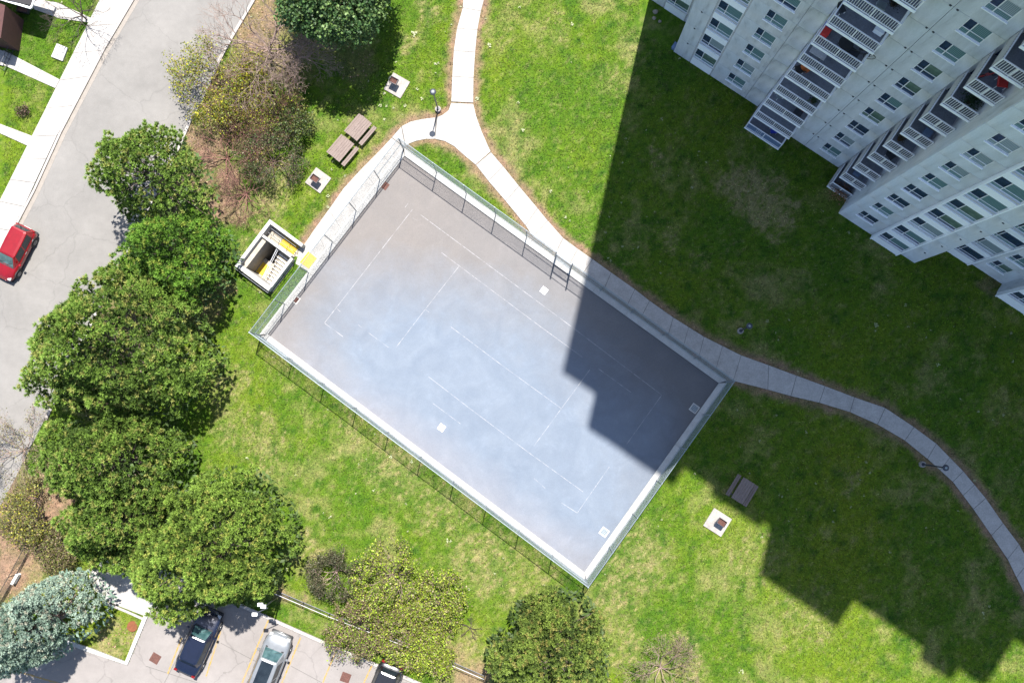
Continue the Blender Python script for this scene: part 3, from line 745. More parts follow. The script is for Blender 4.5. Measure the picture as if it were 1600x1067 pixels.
def window(u0, u1, z0, z1, w, n, key, bay=False):
    W_, H_ = u1-u0, z1-z0; mu = .36*W_; mt = .34*H_ if not bay else .26*H_; t = .045
    if key not in _wm:
        m = MB()
        for a, b, c, d in ((0,W_,0,t),(0,W_,H_-t,H_),(0,t,t,H_-t),(W_-t,W_,t,H_-t),(mu-t/2,mu+t/2,t,H_-t)): lbox(m, a, b, -.07, -.02, c, d)
        for a, b in ((t, mu-t/2), (mu+t/2, W_-t)): lbox(m, a, b, -.06, -.025, mt-t/2, mt+t/2)
        fr = m.mesh('window', M['white'])
        sl_ = lbox(MB(), -.04, W_+.04, -.10, .05, -.09, 0).mesh('sill', M['panelwhite'] if not bay else M['frame'])
        ps = []
        for a, b, c, d in ((t,mu-t/2,mt+t/2,H_-t),(mu+t/2,W_-t,mt+t/2,H_-t),(t,mu-t/2,t,mt-t/2),(mu+t/2,W_-t,t,mt-t/2)):
            ps.append({g: lbox(MB(), a+.001, b-.001, -.052, -.044, c+.001, d-.001).mesh('pane', M[g]) for g in PANES})
        _wm[key] = (fr, sl_, ps)
    fr, sl_, ps = _wm[key]
    o = inst('window', fr, bld, (u0, -w, z0+SH*n))
    inst('sill', sl_, o)
    cur = rnd.choice(['glass_teal', 'glass_teal', 'glass_blind', 'glass_green', 'glass_dark'])
    low = rnd.choice([cur, 'glass_dark', 'glass_teal'])
    for p, g in zip(ps, ('glass_dark', cur, low, low)): inst('pane', p[g], o)
def wincol(key, u0, u1, z0, z1, w, nf, bay=False):
    for n in range(nf): window(u0, u1, z0, z1, w, n, key, bay)
wincol('w1', 3.76, 5.08, 1.12, 2.62, 0., 9); wincol('w2', 11.85, 13.13, 1.30, 2.80, .5, 13)
wincol('c', 16.32, 17.64, 1.90, 3.34, 3.2, 12); wincol('e', 25.52, 26.84, 1.78, 3.34, 1.05, 8)
# bays: window over white spandrel
def bay(key, u0, u1, w, z0, z1, nf, trim=True):
    wincol(key, u0+.06, u1-.06, z0, z1, w, nf, True)
    me = lbox(MB(), u0+.06, u1-.06, w-.18, w+.03, z1+.01, z0+SH-.36).mesh('spandrel', M['panelwhite'])
    me2 = lbox(MB(), u0+.06, u1-.06, w-.18, w-.03, z0+SH-.36, z0+SH-.10).mesh('spandrel', M['slab'])
    for n in range(nf):
        inst('spandrel', me, bld, (0, 0, SH*n)); inst('spandrel', me2, bld, (0, 0, SH*n))
    lbox(MB(), u0+.06, u1-.06, w-.18, w+.03, -.2, z0-.10).build('spandrel', M['panelwhite'], bld)
    for a, b in ((u0-.03, u0+.058), (u1-.058, u1+.03)):
        lbox(MB(), a, b, w-.3, w+(.08 if trim else .01), -.2, SH*nf+z0).build('corner_trim', M['panelwhite'] if trim else M['slab'], bld)
    lbox(MB(), u0, u1, DEP, w-.19, -.2, SH*nf+z0).build('wall', M['facade'], bld)
bay('b2', .93, 2.67, -.03, 1.36, 2.98, 8, False); bay('a1', -2.77, -.98, -2.27, 1.30, 2.75, 4, False)
bay('c2', 18.36, 20.49, 3.42, 1.30, 2.92, 11); bay('d2', 22.6, 24.98, 1.22, 1.30, 3.02, 9); bay('f', 27.75, 30.1, 1.97, 1.60, 3.20, 6)
vm = lbox(MB(), -.055, .055, -.01, .03, -.06, .06).mesh('vent', M['darkmetal'])
for n in range(12):
    for u in (10.78, 11.17): inst('vent', vm, bld, (u, -.5, 2.82+SH*n))
    if n < 8: inst('vent', vm, bld, (21.35, -3.2, 3.0+SH*n*1.005)); inst('vent', vm, bld, (.28, 0, 2.75+SH*n))
# balconies
nbal = 0; BAL = {}
def balcony(u0, u1, w0, w1, n, col):
    global nbal
    z = .3+SH*n if n else .16
    b = lbox(MB(), u0, u1, w0, w1, z-.17, z).build('balcony', M['slab'], bld)
    lbox(MB(), u0+.06, u1-.06, w0+.01, w1-.08, z+.001, z+.008).build('floor', M['balfloor'], b)
    lbox(MB(), u0-.01, u1+.01, w1, w1+.025, z-.20, z+.05).build('slab_edge', M['panelwhite'], b)
    r = MB(); wf = w1-.05; us = u0+.04; ue = u1-.04
    for zz, q in ((1.08, .03), (.11, .02)):
        lbox(r, us-.02, ue+.02, wf-q, wf+q, z+zz-.025, z+zz+.025)
        lbox(r, us-q, us+q, w0+.05, wf-q, z+zz-.02, z+zz+.02)
        if col == 1: lbox(r, ue-q, ue+q, w0+.05, wf-q, z+zz-.02, z+zz+.02)
    um = (us+ue)/2
    for uu in (us, um, ue): lbox(r, uu-.03, uu+.03, wf-.022, wf+.022, z, z+1.055)
    r.build('railing', M['white'], b)
    k = round((ue-us)/.125); rest = MB()
    bm_ = lbox(MB(), -.011, .011, -.011, .011, .13, 1.055).mesh('baluster', M['white'])
    for i in range(1, k):
        uu = us+(ue-us)*i/k
        if abs(uu-um) < .05: continue
        if n == 0 and (col == 2 or i not in (6, 7, 8, 9, 11)): continue
        if n >= 2 and nbal < 296: inst('baluster', bm_, b, (uu, -wf, z)); nbal += 1
        else: lbox(rest, uu-.011, uu+.011, wf-.011, wf+.011, z+.13, z+1.055)
    ks = round((wf-w0)/.14)
    for i in range(1, ks):
        ww = w0+(wf-w0)*i/ks
        lbox(rest, us-.011, us+.011, ww-.011, ww+.011, z+.13, z+1.06)
        if col == 1: lbox(rest, ue-.011, ue+.011, ww-.011, ww+.011, z+.13, z+1.06)
    if rest.v: tag(rest.build('side_balusters', M['white'], b), kind='stuff')
    if n == 0: lbox(MB(), us, ue, wf-.012, wf-.002 if col == 1 else wf-.003, z+.13, z+1.0).build('screen', M['balfloor'] if col == 2 else M['sign'], b)
    d0, d1 = u0+.35, u1-.35
    lbox(MB(), d0, d1, w0-.02, w0+.02, z+.05, z+2.1).build('glass_door', M['glass_dark'], b)
    BAL[(col, n)] = z
for n in range(12): balcony(6.74, 9.58, -.08, 1.8, n, 1)
for n in range(13): balcony(13.82, 15.50, -.03, 2.07, n, 2)
# grey side screens of the recessed balconies, seen from the left
for n in range(13):
    lbox(MB(), 13.80, 13.815, .52, 2.0, (.3+SH*n if n else .16)+.14, (.3+SH*n if n else .16)+1.02).build('side_screen', M['slab'], bld)

# things kept on the balconies
def balspot(px, py):
    for (col, n), z in sorted(BAL.items()):
        p = P(px, py, z+.01); d = Vector((p.x-BO.x, p.y-BO.y)); u = d @ U; w = d @ NN
        r = (6.8, 9.5) if col == 1 else (13.9, 15.45)
        if r[0] < u < r[1] and -.02 < w < (1.68 if col == 1 else 1.95): return p
    return None
def chair(loc, mat, label, rz=0., name='garden_chair', sc=1.):
    t = thing(name, label, 'chair', loc, rz)
    s = sc
    MB().box(-.24*s,.24*s,-.24*s,.24*s,.40*s,.45*s).build('seat', mat, t, bevel=.02)
    b = MB(); b.add([(-.24*s,.20*s,.45*s),(.24*s,.20*s,.45*s),(.24*s,.34*s,.92*s),(-.24*s,.34*s,.92*s),(-.24*s,.25*s,.45*s),(.24*s,.25*s,.45*s),(.24*s,.38*s,.92*s),(-.24*s,.38*s,.92*s)],[(0,1,2,3),(7,6,5,4),(0,4,5,1),(1,5,6,2),(2,6,7,3),(3,7,4,0)])
    b.build('backrest', mat, t)
    for i in (-1,1):
        for j in (-1,1): MB().tube((i*.2*s,j*.2*s,0),(i*.2*s,j*.2*s,.4*s),.018).build('leg', M['white'], t)
    return t
def bicycle(loc, rz, label, mat):
    t = thing('bicycle', label, 'bicycle', loc, rz)
    for x in (-.5, .5):
        w = MB(); n = 18; pts = [(x+.32*math.cos(2*PI*i/n), 0, .34+.32*math.sin(2*PI*i/n)) for i in range(n+1)]; w.path(pts, .018, 5)
        for i in range(6): a = PI*i/6; w.tube((x+.31*math.cos(a),0,.34+.31*math.sin(a)),(x-.31*math.cos(a),0,.34-.31*math.sin(a)),.004,.004,3)
        w.build('wheel', M['black'], t)
    f = MB(); f.tube((-.5,0,.34),(-.15,0,.82),.016); f.tube((-.5,0,.34),(-.02,0,.32),.016); f.tube((-.02,0,.32),(-.15,0,.82),.018); f.tube((-.02,0,.32),(.38,0,.80),.02); f.tube((-.15,0,.80),(.38,0,.82),.018); f.tube((.36,0,.95),(.5,0,.34),.018)
    f.build('frame', mat, t)
    MB().box(-.27,-.02,-.06,.06,.90,.94).build('saddle', M['black'], t, bevel=.02)
    MB().tube((.34,-.28,1.0),(.34,.28,1.0),.014).build('handlebar', M['darkmetal'], t)
def table(loc, label, mat, r=.4, rect=None, rz=0.):
    t = thing('balcony_table', label, 'table', loc, rz)
    if rect: MB().box(-rect[0]/2,rect[0]/2,-rect[1]/2,rect[1]/2,.68,.72).build('top', mat, t, bevel=.01)
    else: MB().tube((0,0,.68),(0,0,.72),r,r,24).build('top', mat, t)
    for i in (-1,1):
        for j in (-1,1): MB().tube((i*.25,j*.2,0),(i*.25,j*.2,.68),.02).build('leg', M['darkmetal'], t)
def crate(loc, label, mat, sz=(.5,.4,.4), rz=0., name='storage_box', cat='storage box'):
    t = thing(name, label, cat, loc, rz)
    x, y, z = sz[0]/2, sz[1]/2, sz[2]
    m = MB(); m.box(-x,x,-y,y,0,.03); m.box(-x,-x+.03,-y,y,.03,z); m.box(x-.03,x,-y,y,.03,z); m.box(-x+.03,x-.03,-y,-y+.03,.03,z); m.box(-x+.03,x-.03,y-.03,y,.03,z)
    m.build('box_body', mat, t); MB().box(-x-.02,x+.02,-y-.02,y+.02,z+.001,z+.04).build('lid', mat, t, bevel=.01)
def cushion_cover(loc, label, mat, r=.33):
    t = MB(); t.ball((0,0,.42), r, 14, 8, (1,1,1.25), .06, random.Random(3)); tag(t.build('covered_grill', mat, None, loc, smooth=True), label, 'grill cover')
def plant(loc, label, cr, cg, cb, r=.35, h=.6, name='potted_plant', n=260, pot=True):
    t = thing(name, label, 'plant', loc)
    if pot: MB().tube((0,0,0),(0,0,.25),.12,.17,12).build('pot', M['rust'], t)
    g = np.random.RandomState(n+int(r*100)); V = []; 
    c = g.normal(0, .45, (n, 3))*np.array([r, r, h*.35])+np.array([0, 0, .25+h*.4])
    q = g.normal(0, 1, (n, 2, 3)); q /= np.linalg.norm(q, axis=2, keepdims=True); q *= .07
    V = np.stack([c-q[:,0], c+q[:,1], c+q[:,0]], 1).reshape(-1, 3); V[:, 2] = np.maximum(V[:, 2], .02)
    tn = np.clip(np.array([cr, cg, cb])*g.uniform(.5, 1.5, (n, 1)), 0, 1)
    raw_mesh('foliage', V, np.arange(3*n).reshape(-1, 3), M['leaf'], np.repeat(tn, 3, 0), t)
def at(px, py, z=.17):
    p = balspot(px, py); return p if p is not None else P(px, py, z)
TB = TH
chair(at(1207,206), M['blue'], 'blue deck chair on the ground floor patio of the left balcony stack', TB+.6, 'deck_chair')
cushion_cover(at(1257,108), 'round orange cover on a balcony halfway up the left stack', M['orange'])
crate(at(1290,45), 'blue box in the left corner of a cluttered balcony near the picture top', M['blue'], (.35,.3,.4), TB)
crate(at(1286.5,53.5), 'red box below the blue box on the cluttered upper balcony', M['red'], (.45,.4,.45), TB)
table(at(1316,75), 'round black table on the cluttered upper balcony', M['black'], .40)
bicycle(at(1341,88), TB+.3, 'dark bicycle at the right end of the cluttered upper balcony', M['darkmetal'])
table(at(1274,89), 'rectangular grey table on the balcony above the orange cover', M['slab'], rect=(.95,.5), rz=TB)
table(at(1282,160), 'dark rectangular table on the third balcony from the ground', M['darkmetal'], rect=(.7,.5), rz=TB)
chair(at(1262,133), M['black'], 'black chair on the balcony just below the orange cover', TB)
crate(at(1250,176), 'small red box on a lower balcony of the left stack', M['red'], (.25,.2,.25), TB)
plant(at(1210,158), 'dry brown plant leaning on the second floor balcony railing', .06,.05,.04, .35, .7)
crate(at(1372,50), 'white and blue cooler at the right end of an upper balcony', M['panelwhite'], (.5,.35,.4), TB, 'cooler', 'cooler')
plant(at(1395,8), 'small dark plant on the topmost balcony in the picture', .03,.035,.03, .35, .5)
chair(at(1312,19), M['darkmetal'], 'small dark chair at the left end of an upper balcony', TB+1., sc=.8)
plant(at(1311,301), 'brown dried leafy planting filling the ground floor patio of the right stack', .24,.12,.06, .75, .55, 'dried_planting', 700, False)
chair(at(1560,133), M['red'], 'bright red chair on a balcony of the right stack', TB+2., sc=1.1)
bicycle(at(1540,121), TB+.8, 'red bicycle left of the red chair on the right stack', M['red'])
plant(at(1513,160), 'dark green bushy plant on a right stack balcony', .02,.05,.02, .6, .6, n=500)
plant(at(1535,172), 'brown withered plant right of the green bushy plant', .10,.05,.035, .45, .5, n=301)
crate(at(1572,140), 'tan bag on the balcony right of the red chair', M['rock'], (.4,.3,.4), TB+.5, 'bag', 'bag')

ORD = ['ground', 'first', 'second', 'third', 'fourth', 'fifth', 'sixth', 'seventh', 'eighth', 'ninth', 'tenth', 'eleventh']
def bpos(col, n, u, w): return B(u, w, BAL[(col, n)]+.01)
for n_, u_, w_, f_ in ((2, 7.3, .9, 0), (2, 8.9, 1.2, 1), (3, 9.1, 1.1, 2), (4, 7.2, 1.2, 3), (6, 8.9, 1.2, 1), (8, 8.3, 1.2, 0), (9, 7.5, 1.1, 2), (9, 9.0, 1.3, 3)):
    q = bpos(1, n_, u_, w_); k = '%s floor balcony of the left stack' % ORD[n_]
    if f_ == 0: chair(q, M['galv'], 'grey folding chair on the '+k, TB+.4*n_)
    elif f_ == 1: crate(q, 'dark storage box on the '+k, M['darkmetal'], (.5,.35,.4), TB)
    elif f_ == 2: plant(q, 'leafy potted plant on the '+k, .04,.07,.03, .3, .5, n=200+n_)
    else: chair(q, M['black'], 'black chair on the '+k+', '+('left end' if u_ < 8 else 'right end'), TB+n_)
for n_, u_, w_, f_ in ((1, 14.6, 1.3, 1), (3, 14.9, 1.4, 0), (4, 14.4, 1.3, 2), (5, 15.0, 1.4, 1)):
    q = bpos(2, n_, u_, w_); k = '%s floor balcony of the right stack' % ORD[n_]
    if f_ == 0: chair(q, M['darkmetal'], 'dark chair on the '+k, TB+.4*n_)
    elif f_ == 1: crate(q, 'grey blue storage box on the '+k, M['sign'], (.45,.35,.4), TB)
    else: plant(q, 'small brownish potted plant on the '+k, .08,.06,.03, .25, .5, n=220+n_)

# pale stones and box near the corner of the building
def rock(px, py, r, label):
    m = MB(); m.ball((0,0,r*.3), r, 10, 6, (1, .85, .6), .18, random.Random(int(px*7+py)))
    tag(m.build('boulder', M['rock'], None, P(px, py), smooth=False), label, 'rock')
rock(1024,19,.20,'largest pale boulder by the building corner in the shade'); rock(1022,29,.15,'flat pale boulder below the largest one, lower left'); rock(1031,34,.13,'smallest pale boulder, nearest to the left bay window')
t = thing('utility_box', 'small blue grey utility box on the grass by the building corner', 'utility box', P(1057,77), TH)
MB().box(-.32,.32,-.22,.22,0,.38).build('cabinet', M['sign'], t, bevel=.02); MB().box(-.35,.35,-.25,.25,.381,.42).build('lid', M['sign'], t, bevel=.01)

# ------------------------------------------------------------------ lamps
def lamp(px, py, h, label, pad=.22, lean=(0,0)):
    t = thing('street_lamp', label, 'street lamp', P(px, py), 0, 'footpath lamps')
    MB().tube((0,0,-.05),(0,0,.28),pad,pad*.92,16).build('footing', M['padc'], t)
    MB().tube((0,0,.28),(lean[0],lean[1],h-.12),.055,.04,10).build('pole', M['darkmetal'], t)
    MB().tube((0,0,.28),(0,0,.34),.13,.11,12).build('base_plate', M['darkmetal'], t)
    hd = MB(); x, y = lean
    hd.tube((x,y,h-.14),(x,y,h-.05),.06,.20,18); hd.tube((x,y,h-.05),(x,y,h+.01),.215,.205,18); hd.tube((x,y,h+.01),(x,y,h+.05),.205,.12,18)
    hd.build('lamp_head', M['darkmetal'], t, smooth=False); MB().tube((x,y,h+.05),(x,y,h+.085),.085,.05,12).build('photocell', M['galv'], t)
lamp(684.7,171.9,4.25,'dark lamp post beside the bright path junction')
lamp(1156.4,517.2,2.6,'short dark lamp post on the shaded lawn above the path', .22, (.1,.16))
lamp(1440.3,725,4.13,'dark lamp post whose head overhangs the shaded curving path')

# ------------------------------------------------------------------ barbecue grills on slabs
def grill(px, py, sz, ang, gx_, gy_, label, ga):
    c = P(px, py)
    tag(MB().obox((0,0), (math.cos(ang), math.sin(ang)), sz, sz, -.02, .09).build('concrete_pad', M['padc'], None, tuple(c[:2])+(0,), bevel=.01), 'square concrete pad under the '+label.replace('dark ','',1), 'concrete pad')
    g = P(gx_, gy_, .80)
    t = thing('barbecue_grill', label, 'grill', (g.x, g.y, .09), ga, 'park grills on concrete pads')
    MB().tube((0,0,0),(0,0,.55),.035,.035,8).build('post', M['darkmetal'], t)
    m = MB(); m.box(-.30,.30,-.22,.22,.55,.57)
    for a in ((-.30,-.28,-.22,.22),(.28,.30,-.22,.22),(-.28,.28,-.22,-.20),(-.28,.28,.20,.22)): m.box(*a,.57,.78)
    m.build('firebox', M['darkmetal'], t)
    MB().box(-.27,.27,-.19,.19,.572,.60).build('ash_bed', M['rust'], t)
    q = MB()
    for i in range(9): x = -.26+.52*i/8; q.tube((x,-.20,.74),(x,.20,.74),.007,.007,4)
    q.build('grate', M['rust'], t); MB().tube((-.36,-.1,.74),(-.36,.1,.74),.012).tube((-.36,-.1,.74),(-.28,-.1,.74),.01).tube((-.36,.1,.74),(-.28,.1,.74),.01).build('handle', M['darkmetal'], t)
grill(620.3,134.4,1.38,math.radians(-30),615,126,'dark barbecue grill nearest to the path junction lamp',math.radians(-28))
grill(497.4,282.3,1.34,math.radians(-36),492,279,'dark barbecue grill between the picnic tables and stairwell',math.radians(-36))
grill(1121,815.6,1.44,math.radians(-32.5),1128,816,'dark barbecue grill on the lower right lawn by the shaded table',math.radians(-34))

# ------------------------------------------------------------------ picnic tables
def picnic(px, py, ang, label):
    g = P(px, py, .45)
    t = thing('picnic_table', label, 'picnic table', (g.x, g.y, 0), ang, 'wooden picnic tables')
    L = 1.64
    for i in range(5):
        y = -.36+.18*i; MB().box(-L/2+rnd.uniform(-.01,.01), L/2+rnd.uniform(-.01,.01), y-.084, y+.084, .73, .77+rnd.uniform(-.003,.003)).build('plank', M['wood'], t)
    for s in (-1, 1):
        for k in (0, 1):
            y = s*(.64+.15*k-.03); MB().box(-L/2, L/2, y-.068, y+.068, .42, .455).build('seat_plank', M['wood'], t)
    for x in (-.6, .6):
        m = MB(); m.box(x-.03,x+.03,-.40,.40,.69,.729); m.box(x-.03,x+.03,-.78,.78,.37,.419); m.build('crossbar', M['darkmetal'], t)
        for s in (-1, 1): MB().tube((x, s*.22, .70), (x, s*.58, 0), .03).build('leg', M['darkmetal'], t)
picnic(563,202.5,math.radians(50),'wooden picnic table farthest from the stairwell, nearest to the lamp')
picnic(535.5,235,math.radians(50.5),'wooden picnic table of the close pair nearer to the stairwell')
picnic(1159.5,766,math.radians(58),'wooden picnic table in the tower shade on the lower right lawn')

# ------------------------------------------------------------------ cars
def car(label, px, py, ang, paintm, L=4.4, W=1.78, H=1.48, hood=.27, boot=.10, roofm=None, suv=False):
    t = thing('parked_car', label, 'car', P(px, py, .012), ang, 'parked cars')
    hw = W/2; x0, x1 = -L/2, L/2; belt = .92 if not suv else 1.0; hz = .80 if not suv else .95
    xf = x1-hood*L; xr = x0+boot*L     # base of windscreen / base of rear window
    st = [(x0,.52,.62,.62),(x0+.04,.80,.78,.45),(x0+.22,.93,belt-.06,.28),(xr,.985,belt,.2),(x0+.32*L,1.,belt+.01,.2),(0,1.,belt,.2),(xf-.35,1.,belt-.01,.2),(xf,.99,belt-.02,.2),
          (xf+.35*(x1-xf),.97,hz+.03,.2),(x1-.30,.90,hz-.06,.24),(x1-.10,.76,hz-.17,.30),(x1-.01,.52,hz-.32,.42)]
    vs = []; ns = 0
    for x, k, tz, bz in st:
        w = hw*k; cr = .05
        half = [(0,tz+cr),(.45*w,tz+cr*.85),(.80*w,tz+.01),(.94*w,tz-.06),(w,tz-.20 if tz-.2 > bz+.1 else (tz+bz)/2+.05),(w*.995,(tz+bz)/2),(w*.96,bz+.08),(w*.86,bz)]
        sec = [(x, y, z) for y, z in half]+[(x, -y, z) for y, z in half[:0:-1]]
        ns = len(sec); vs += sec
    fs = []
    for i in range(len(st)-1):
        for j in range(ns): a, b = i*ns+j, i*ns+(j+1) % ns; fs.append((a, b, b+ns, a+ns))
    fs.append(tuple(range(ns))[::-1] if False else tuple(range(ns))); fs.append(tuple(range((len(st)-1)*ns, len(st)*ns))[::-1])
    body = MB().add(vs, fs).build('body', paintm, t, smooth=True)
    sb = body.modifiers.new('smooth', 'SUBSURF'); sb.levels = 1; sb.render_levels = 1
    # cabin
    rf, rr = xf-.62, xr+.16+(.1 if boot > .12 else 0); bw, rw = hw*.90, hw*.68; zb = belt+.0; zr = H
    c = [(xf+.02,-bw*.86,zb),(xf+.02,bw*.86,zb),(xr-.06,bw*.84,zb),(xr-.06,-bw*.84,zb)]
    mid = [(xf-.5,bw,zb),(xr+.4,bw,zb)]
    r_ = [(rf,-rw*.93,zr-.05),(rf,rw*.93,zr-.05),(rr,rw*.9,zr-.06),(rr,-rw*.9,zr-.06)]
    def quad(name, pts, mat, off=0.):
        m = MB(); n = len(pts); q = [Vector(p) for p in pts]; nrm = (q[1]-q[0]).cross(q[2]-q[0]).normalized()
        m.add([p+nrm*off for p in q]+[p-nrm*(.02-off) for p in q], [tuple(range(n)), tuple(range(2*n-1, n-1, -1))]+[(i, n+i, n+(i+1) % n, (i+1) % n) for i in range(n)])
        return m.build(name, mat, t)
    xs = [xf+.02, xf-.45, (xf+xr)/2, xr+.35, xr-.06]; bws = [bw*.86, bw, bw*1.01, bw, bw*.84]
    xt = [rf, rf-.12, (rf+rr)/2, rr+.1, rr]; rws = [rw*.93, rw*1.02, rw*1.06, rw*1.02, rw*.9]
    cab = MB(); vsb = []
    for s in (1, -1):
        for x, y in zip(xs, bws): vsb.append((x, s*y, zb-.02))
        for x, y in zip(xt, rws): vsb.append((x, s*y, zr-.055))
    f = []
    for b0 in (0, 10):
        for i in range(4): f.append((b0+i, b0+i+1, b0+5+i+1, b0+5+i))
    f += [(0,10,15,5),(4,9,19,14),(5,6,7,8,9,19,18,17,16,15)]
    cab.add(vsb, f); cb = cab.build('cabin_pillars', paintm, t)
    rm = MB(); pts = list(zip(xt, rws)); top = [(x, y*.96) for x, y in pts]+[(x, -y*.96) for x, y in reversed(pts)]
    low = [(x, y*1.02) for x, y in pts]+[(x, -y*1.02) for x, y in reversed(pts)]
    n = len(top); rm.add([(x, y, zr-.052) for x, y in low]+[(x*1.0, y, zr-.01) for x, y in top]+[(x*.9+(.1*(rf+rr)/2), y*.72, zr+.022) for x, y in top],
        [(i,(i+1)%n,n+(i+1)%n,n+i) for i in range(n)]+[(n+i,n+(i+1)%n,2*n+(i+1)%n,2*n+i) for i in range(n)]+[tuple(range(2*n,3*n))])
    rm.build('roof', paintm, t, smooth=False)
    if roofm:
        MB().box(rr+.25, rf-.12, -rw*.68, rw*.68, zr+.020, zr+.034).build('sunroof', roofm, t, bevel=.01)
    # glass, set a little proud of the cabin shell
    def lerp(a, b, k): return tuple(a[i]*(1-k)+b[i]*k for i in range(3))
    A0, A1, B0, B1 = (xf+.02,bw*.86,zb), (xf+.02,-bw*.86,zb), (rf,rw*.93,zr-.055), (rf,-rw*.93,zr-.055)
    ins = lambda a, b, c_, d, k=.06: [lerp(lerp(a, c_, k), lerp(b, d, k), k), lerp(lerp(a, c_, k), lerp(b, d, k), 1-k), lerp(lerp(c_, a, k), lerp(d, b, k), 1-k), lerp(lerp(c_, a, k), lerp(d, b, k), k)]
    quad('windscreen', ins(A1, A0, B1, B0), M['screenglass'], .012)
    A0, A1, B0, B1 = (xr-.06,bw*.84,zb), (xr-.06,-bw*.84,zb), (rr,rw*.9,zr-.055), (rr,-rw*.9,zr-.055)
    quad('rear_window', ins(A0, A1, B0, B1, .09), M['carglass'], .012)
    for s in (1, -1):
        for i, j in ((1, 2), (2, 3)):
            a, b, c_, d = (xs[i],s*bws[i],zb), (xs[j],s*bws[j],zb), (xt[i],s*rws[i],zr-.06), (xt[j],s*rws[j],zr-.06)
            q = ins(a, b, c_, d, .05)
            if s > 0: q = q[::-1]
            quad('side_window', q, M['carglass'], .012)
        m = MB(); m.box(xf-.42, xf-.26, s*(hw+.10)-.09, s*(hw+.10)+.09, .93, 1.06); m.build('mirror', paintm, t, bevel=.03)
        MB().box(x1-.36, x1-.10, s*hw*.66-.13, s*hw*.66+.13, hz-.20, hz-.085).build('headlight', M['lampglass'], t, bevel=.03)
        MB().box(x0+.01, x0+.16, s*hw*.72-.12, s*hw*.72+.12, .66, .86).build('taillight', M['tail'], t, bevel=.02)
        for x in (x0+.19*L, x1-.20*L):
            MB().tube((x, s*(hw-.10), .35), (x, s*(hw+.004), .35), .375, .375, 22).build('wheel_arch', M['black'], t)
            wh = MB().tube((x, s*(hw-.2), .31), (x, s*(hw+.012), .31), .31, .31, 22).build('wheel', M['black'], t)
            rim = MB(); rim.tube((x, s*(hw+.0125), .31), (x, s*(hw+.018), .31), .20, .20, 18); 
            for k in range(5): a = 2*PI*k/5; rim.tube((x, s*(hw+.022), .31), (x+.19*math.cos(a), s*(hw+.022), .31+.19*math.sin(a)), .03, .02, 5)
            rim.build('rim', M['rim'], wh)
    MB().box(xf-.02, xf+.10, -hw*.70, hw*.70, zb-.02, zb+.012).build('cowl', M['black'], t, bevel=.01)
    wp = MB(); wp.tube((xf+.03,.05,zb+.03),(xf-.22,.48,zb+.24),.010,.010,4); wp.tube((xf+.03,-.55,zb+.03),(xf-.20,-.08,zb+.22),.010,.010,4); wp.build('wiper', M['black'], t)
    for s in (1, -1):
        for xx in (xf-.35, (xf+xr)/2-.02, xr+.42): MB().box(xx-.006, xx+.006, s*hw*1.0-.006, s*hw*1.0+.006, .38, .86).build('door_seam', M['black'], t)
        for xx in ((xf+xr)/2+.12, xr+.52): MB().box(xx-.09, xx+.09, s*(hw+.008)-.014, s*(hw+.008)+.014, .80, .83).build('door_handle', M['rim'], t)
    MB().box(x0-.01, x0+.02, -.26, .26, .50, .62).build('number_plate', M['white'], t)
    MB().box(x0+.03, x1-.03, -hw*.82, hw*.82, .13, .24).build('sill', M['black'], t, bevel=.05)
    return t
car('bright red hatchback parked at the kerb on the street', 29, 397, math.radians(-115.7), M['redpaint'], 4.0, 1.72, 1.50, boot=.035)
car('dark blue sedan parked half under the big round tree', 315, 999, math.radians(66.5), M['navypaint'], 4.65, 1.82, 1.44, boot=.17)
car('silver crossover with a dark panoramic roof in the parking lot', 424, 1035, math.radians(68.5), M['silverpaint'], 4.6, 1.88, 1.66, hood=.24, boot=.05, roofm=M['carglass'], suv=True)
car('black car cut off at the bottom of the photo, tail lamps up', 597, 1080, math.radians(-112), M['blackpaint'], 4.5, 1.82, 1.46)

# ------------------------------------------------------------------ parking fence, flood light, left fence
def low_fence(name, pts, label, h=1.0, mat=None, step=2.3, mesh=True, rail=None):
    mat = mat or M['darkmetal']; p0 = P(*pts[0]); t = thing(name, label, 'fence', (p0.x, p0.y, 0))
    for a, b in zip(pts[:-1], pts[1:]):
        A, C = P(*a)-p0, P(*b)-p0; L = (C-A).length; k = max(1, round(L/step)); d = (C-A)/k
        for i in range(k+1):
            q = A+d*i; MB().tube((q.x,q.y,0),(q.x,q.y,h),.028).build('post', mat, t)
        for z in (h-.02, .1): MB().tube((A.x,A.y,z),(C.x,C.y,z),.022).build('rail', (rail or mat) if z > .5 else mat, t)
        if mesh:
            m = MB(); T = (C-A).normalized(); n = int(L/.09)
            for i in range(n):
                for s in (1,-1):
                    x0_, x1_ = i*.09, i*.09+s*(h-.12)
                    if 0 <= x1_ <= L: m.tube(A+T*x0_+Vector((0,0,.1)), A+T*x1_+Vector((0,0,h-.02)), .003, .003, 3, False)
            m.build('wire_mesh', mat, t)
low_fence('wire_fence', [(434,923),(516,958),(600,990),(690,1026),(757,1055)], 'low dark wire fence between the parking lot and the lawn', 1.0, rail=M['slab'])
low_fence('wire_fence', [(52,848),(26,897),(-10,960)], 'black wire fence at the far left beside the brown soil', 1.2, M['black'])
tag(MB().obox((0,0), (.47,.88), .75, .16, 0, .55).build('electrical_cabinet', M['panelwhite'], None, tuple(P(28,903)[:2])+(0,), bevel=.01), 'narrow white electrical cabinet beside the far left fence', 'cabinet')
t = thing('flood_light', 'twin headed white flood light on a pole by the parking kerb', 'flood light', tuple(P(440,927)[:2])+(0,))
MB().tube((0,0,0),(0,0,5.0),.06,.045,8).build('pole', M['darkmetal'], t)
MB().tube((-.5,-.35,5.0),(.3,.0,5.0),.03).build('arm', M['darkmetal'], t)
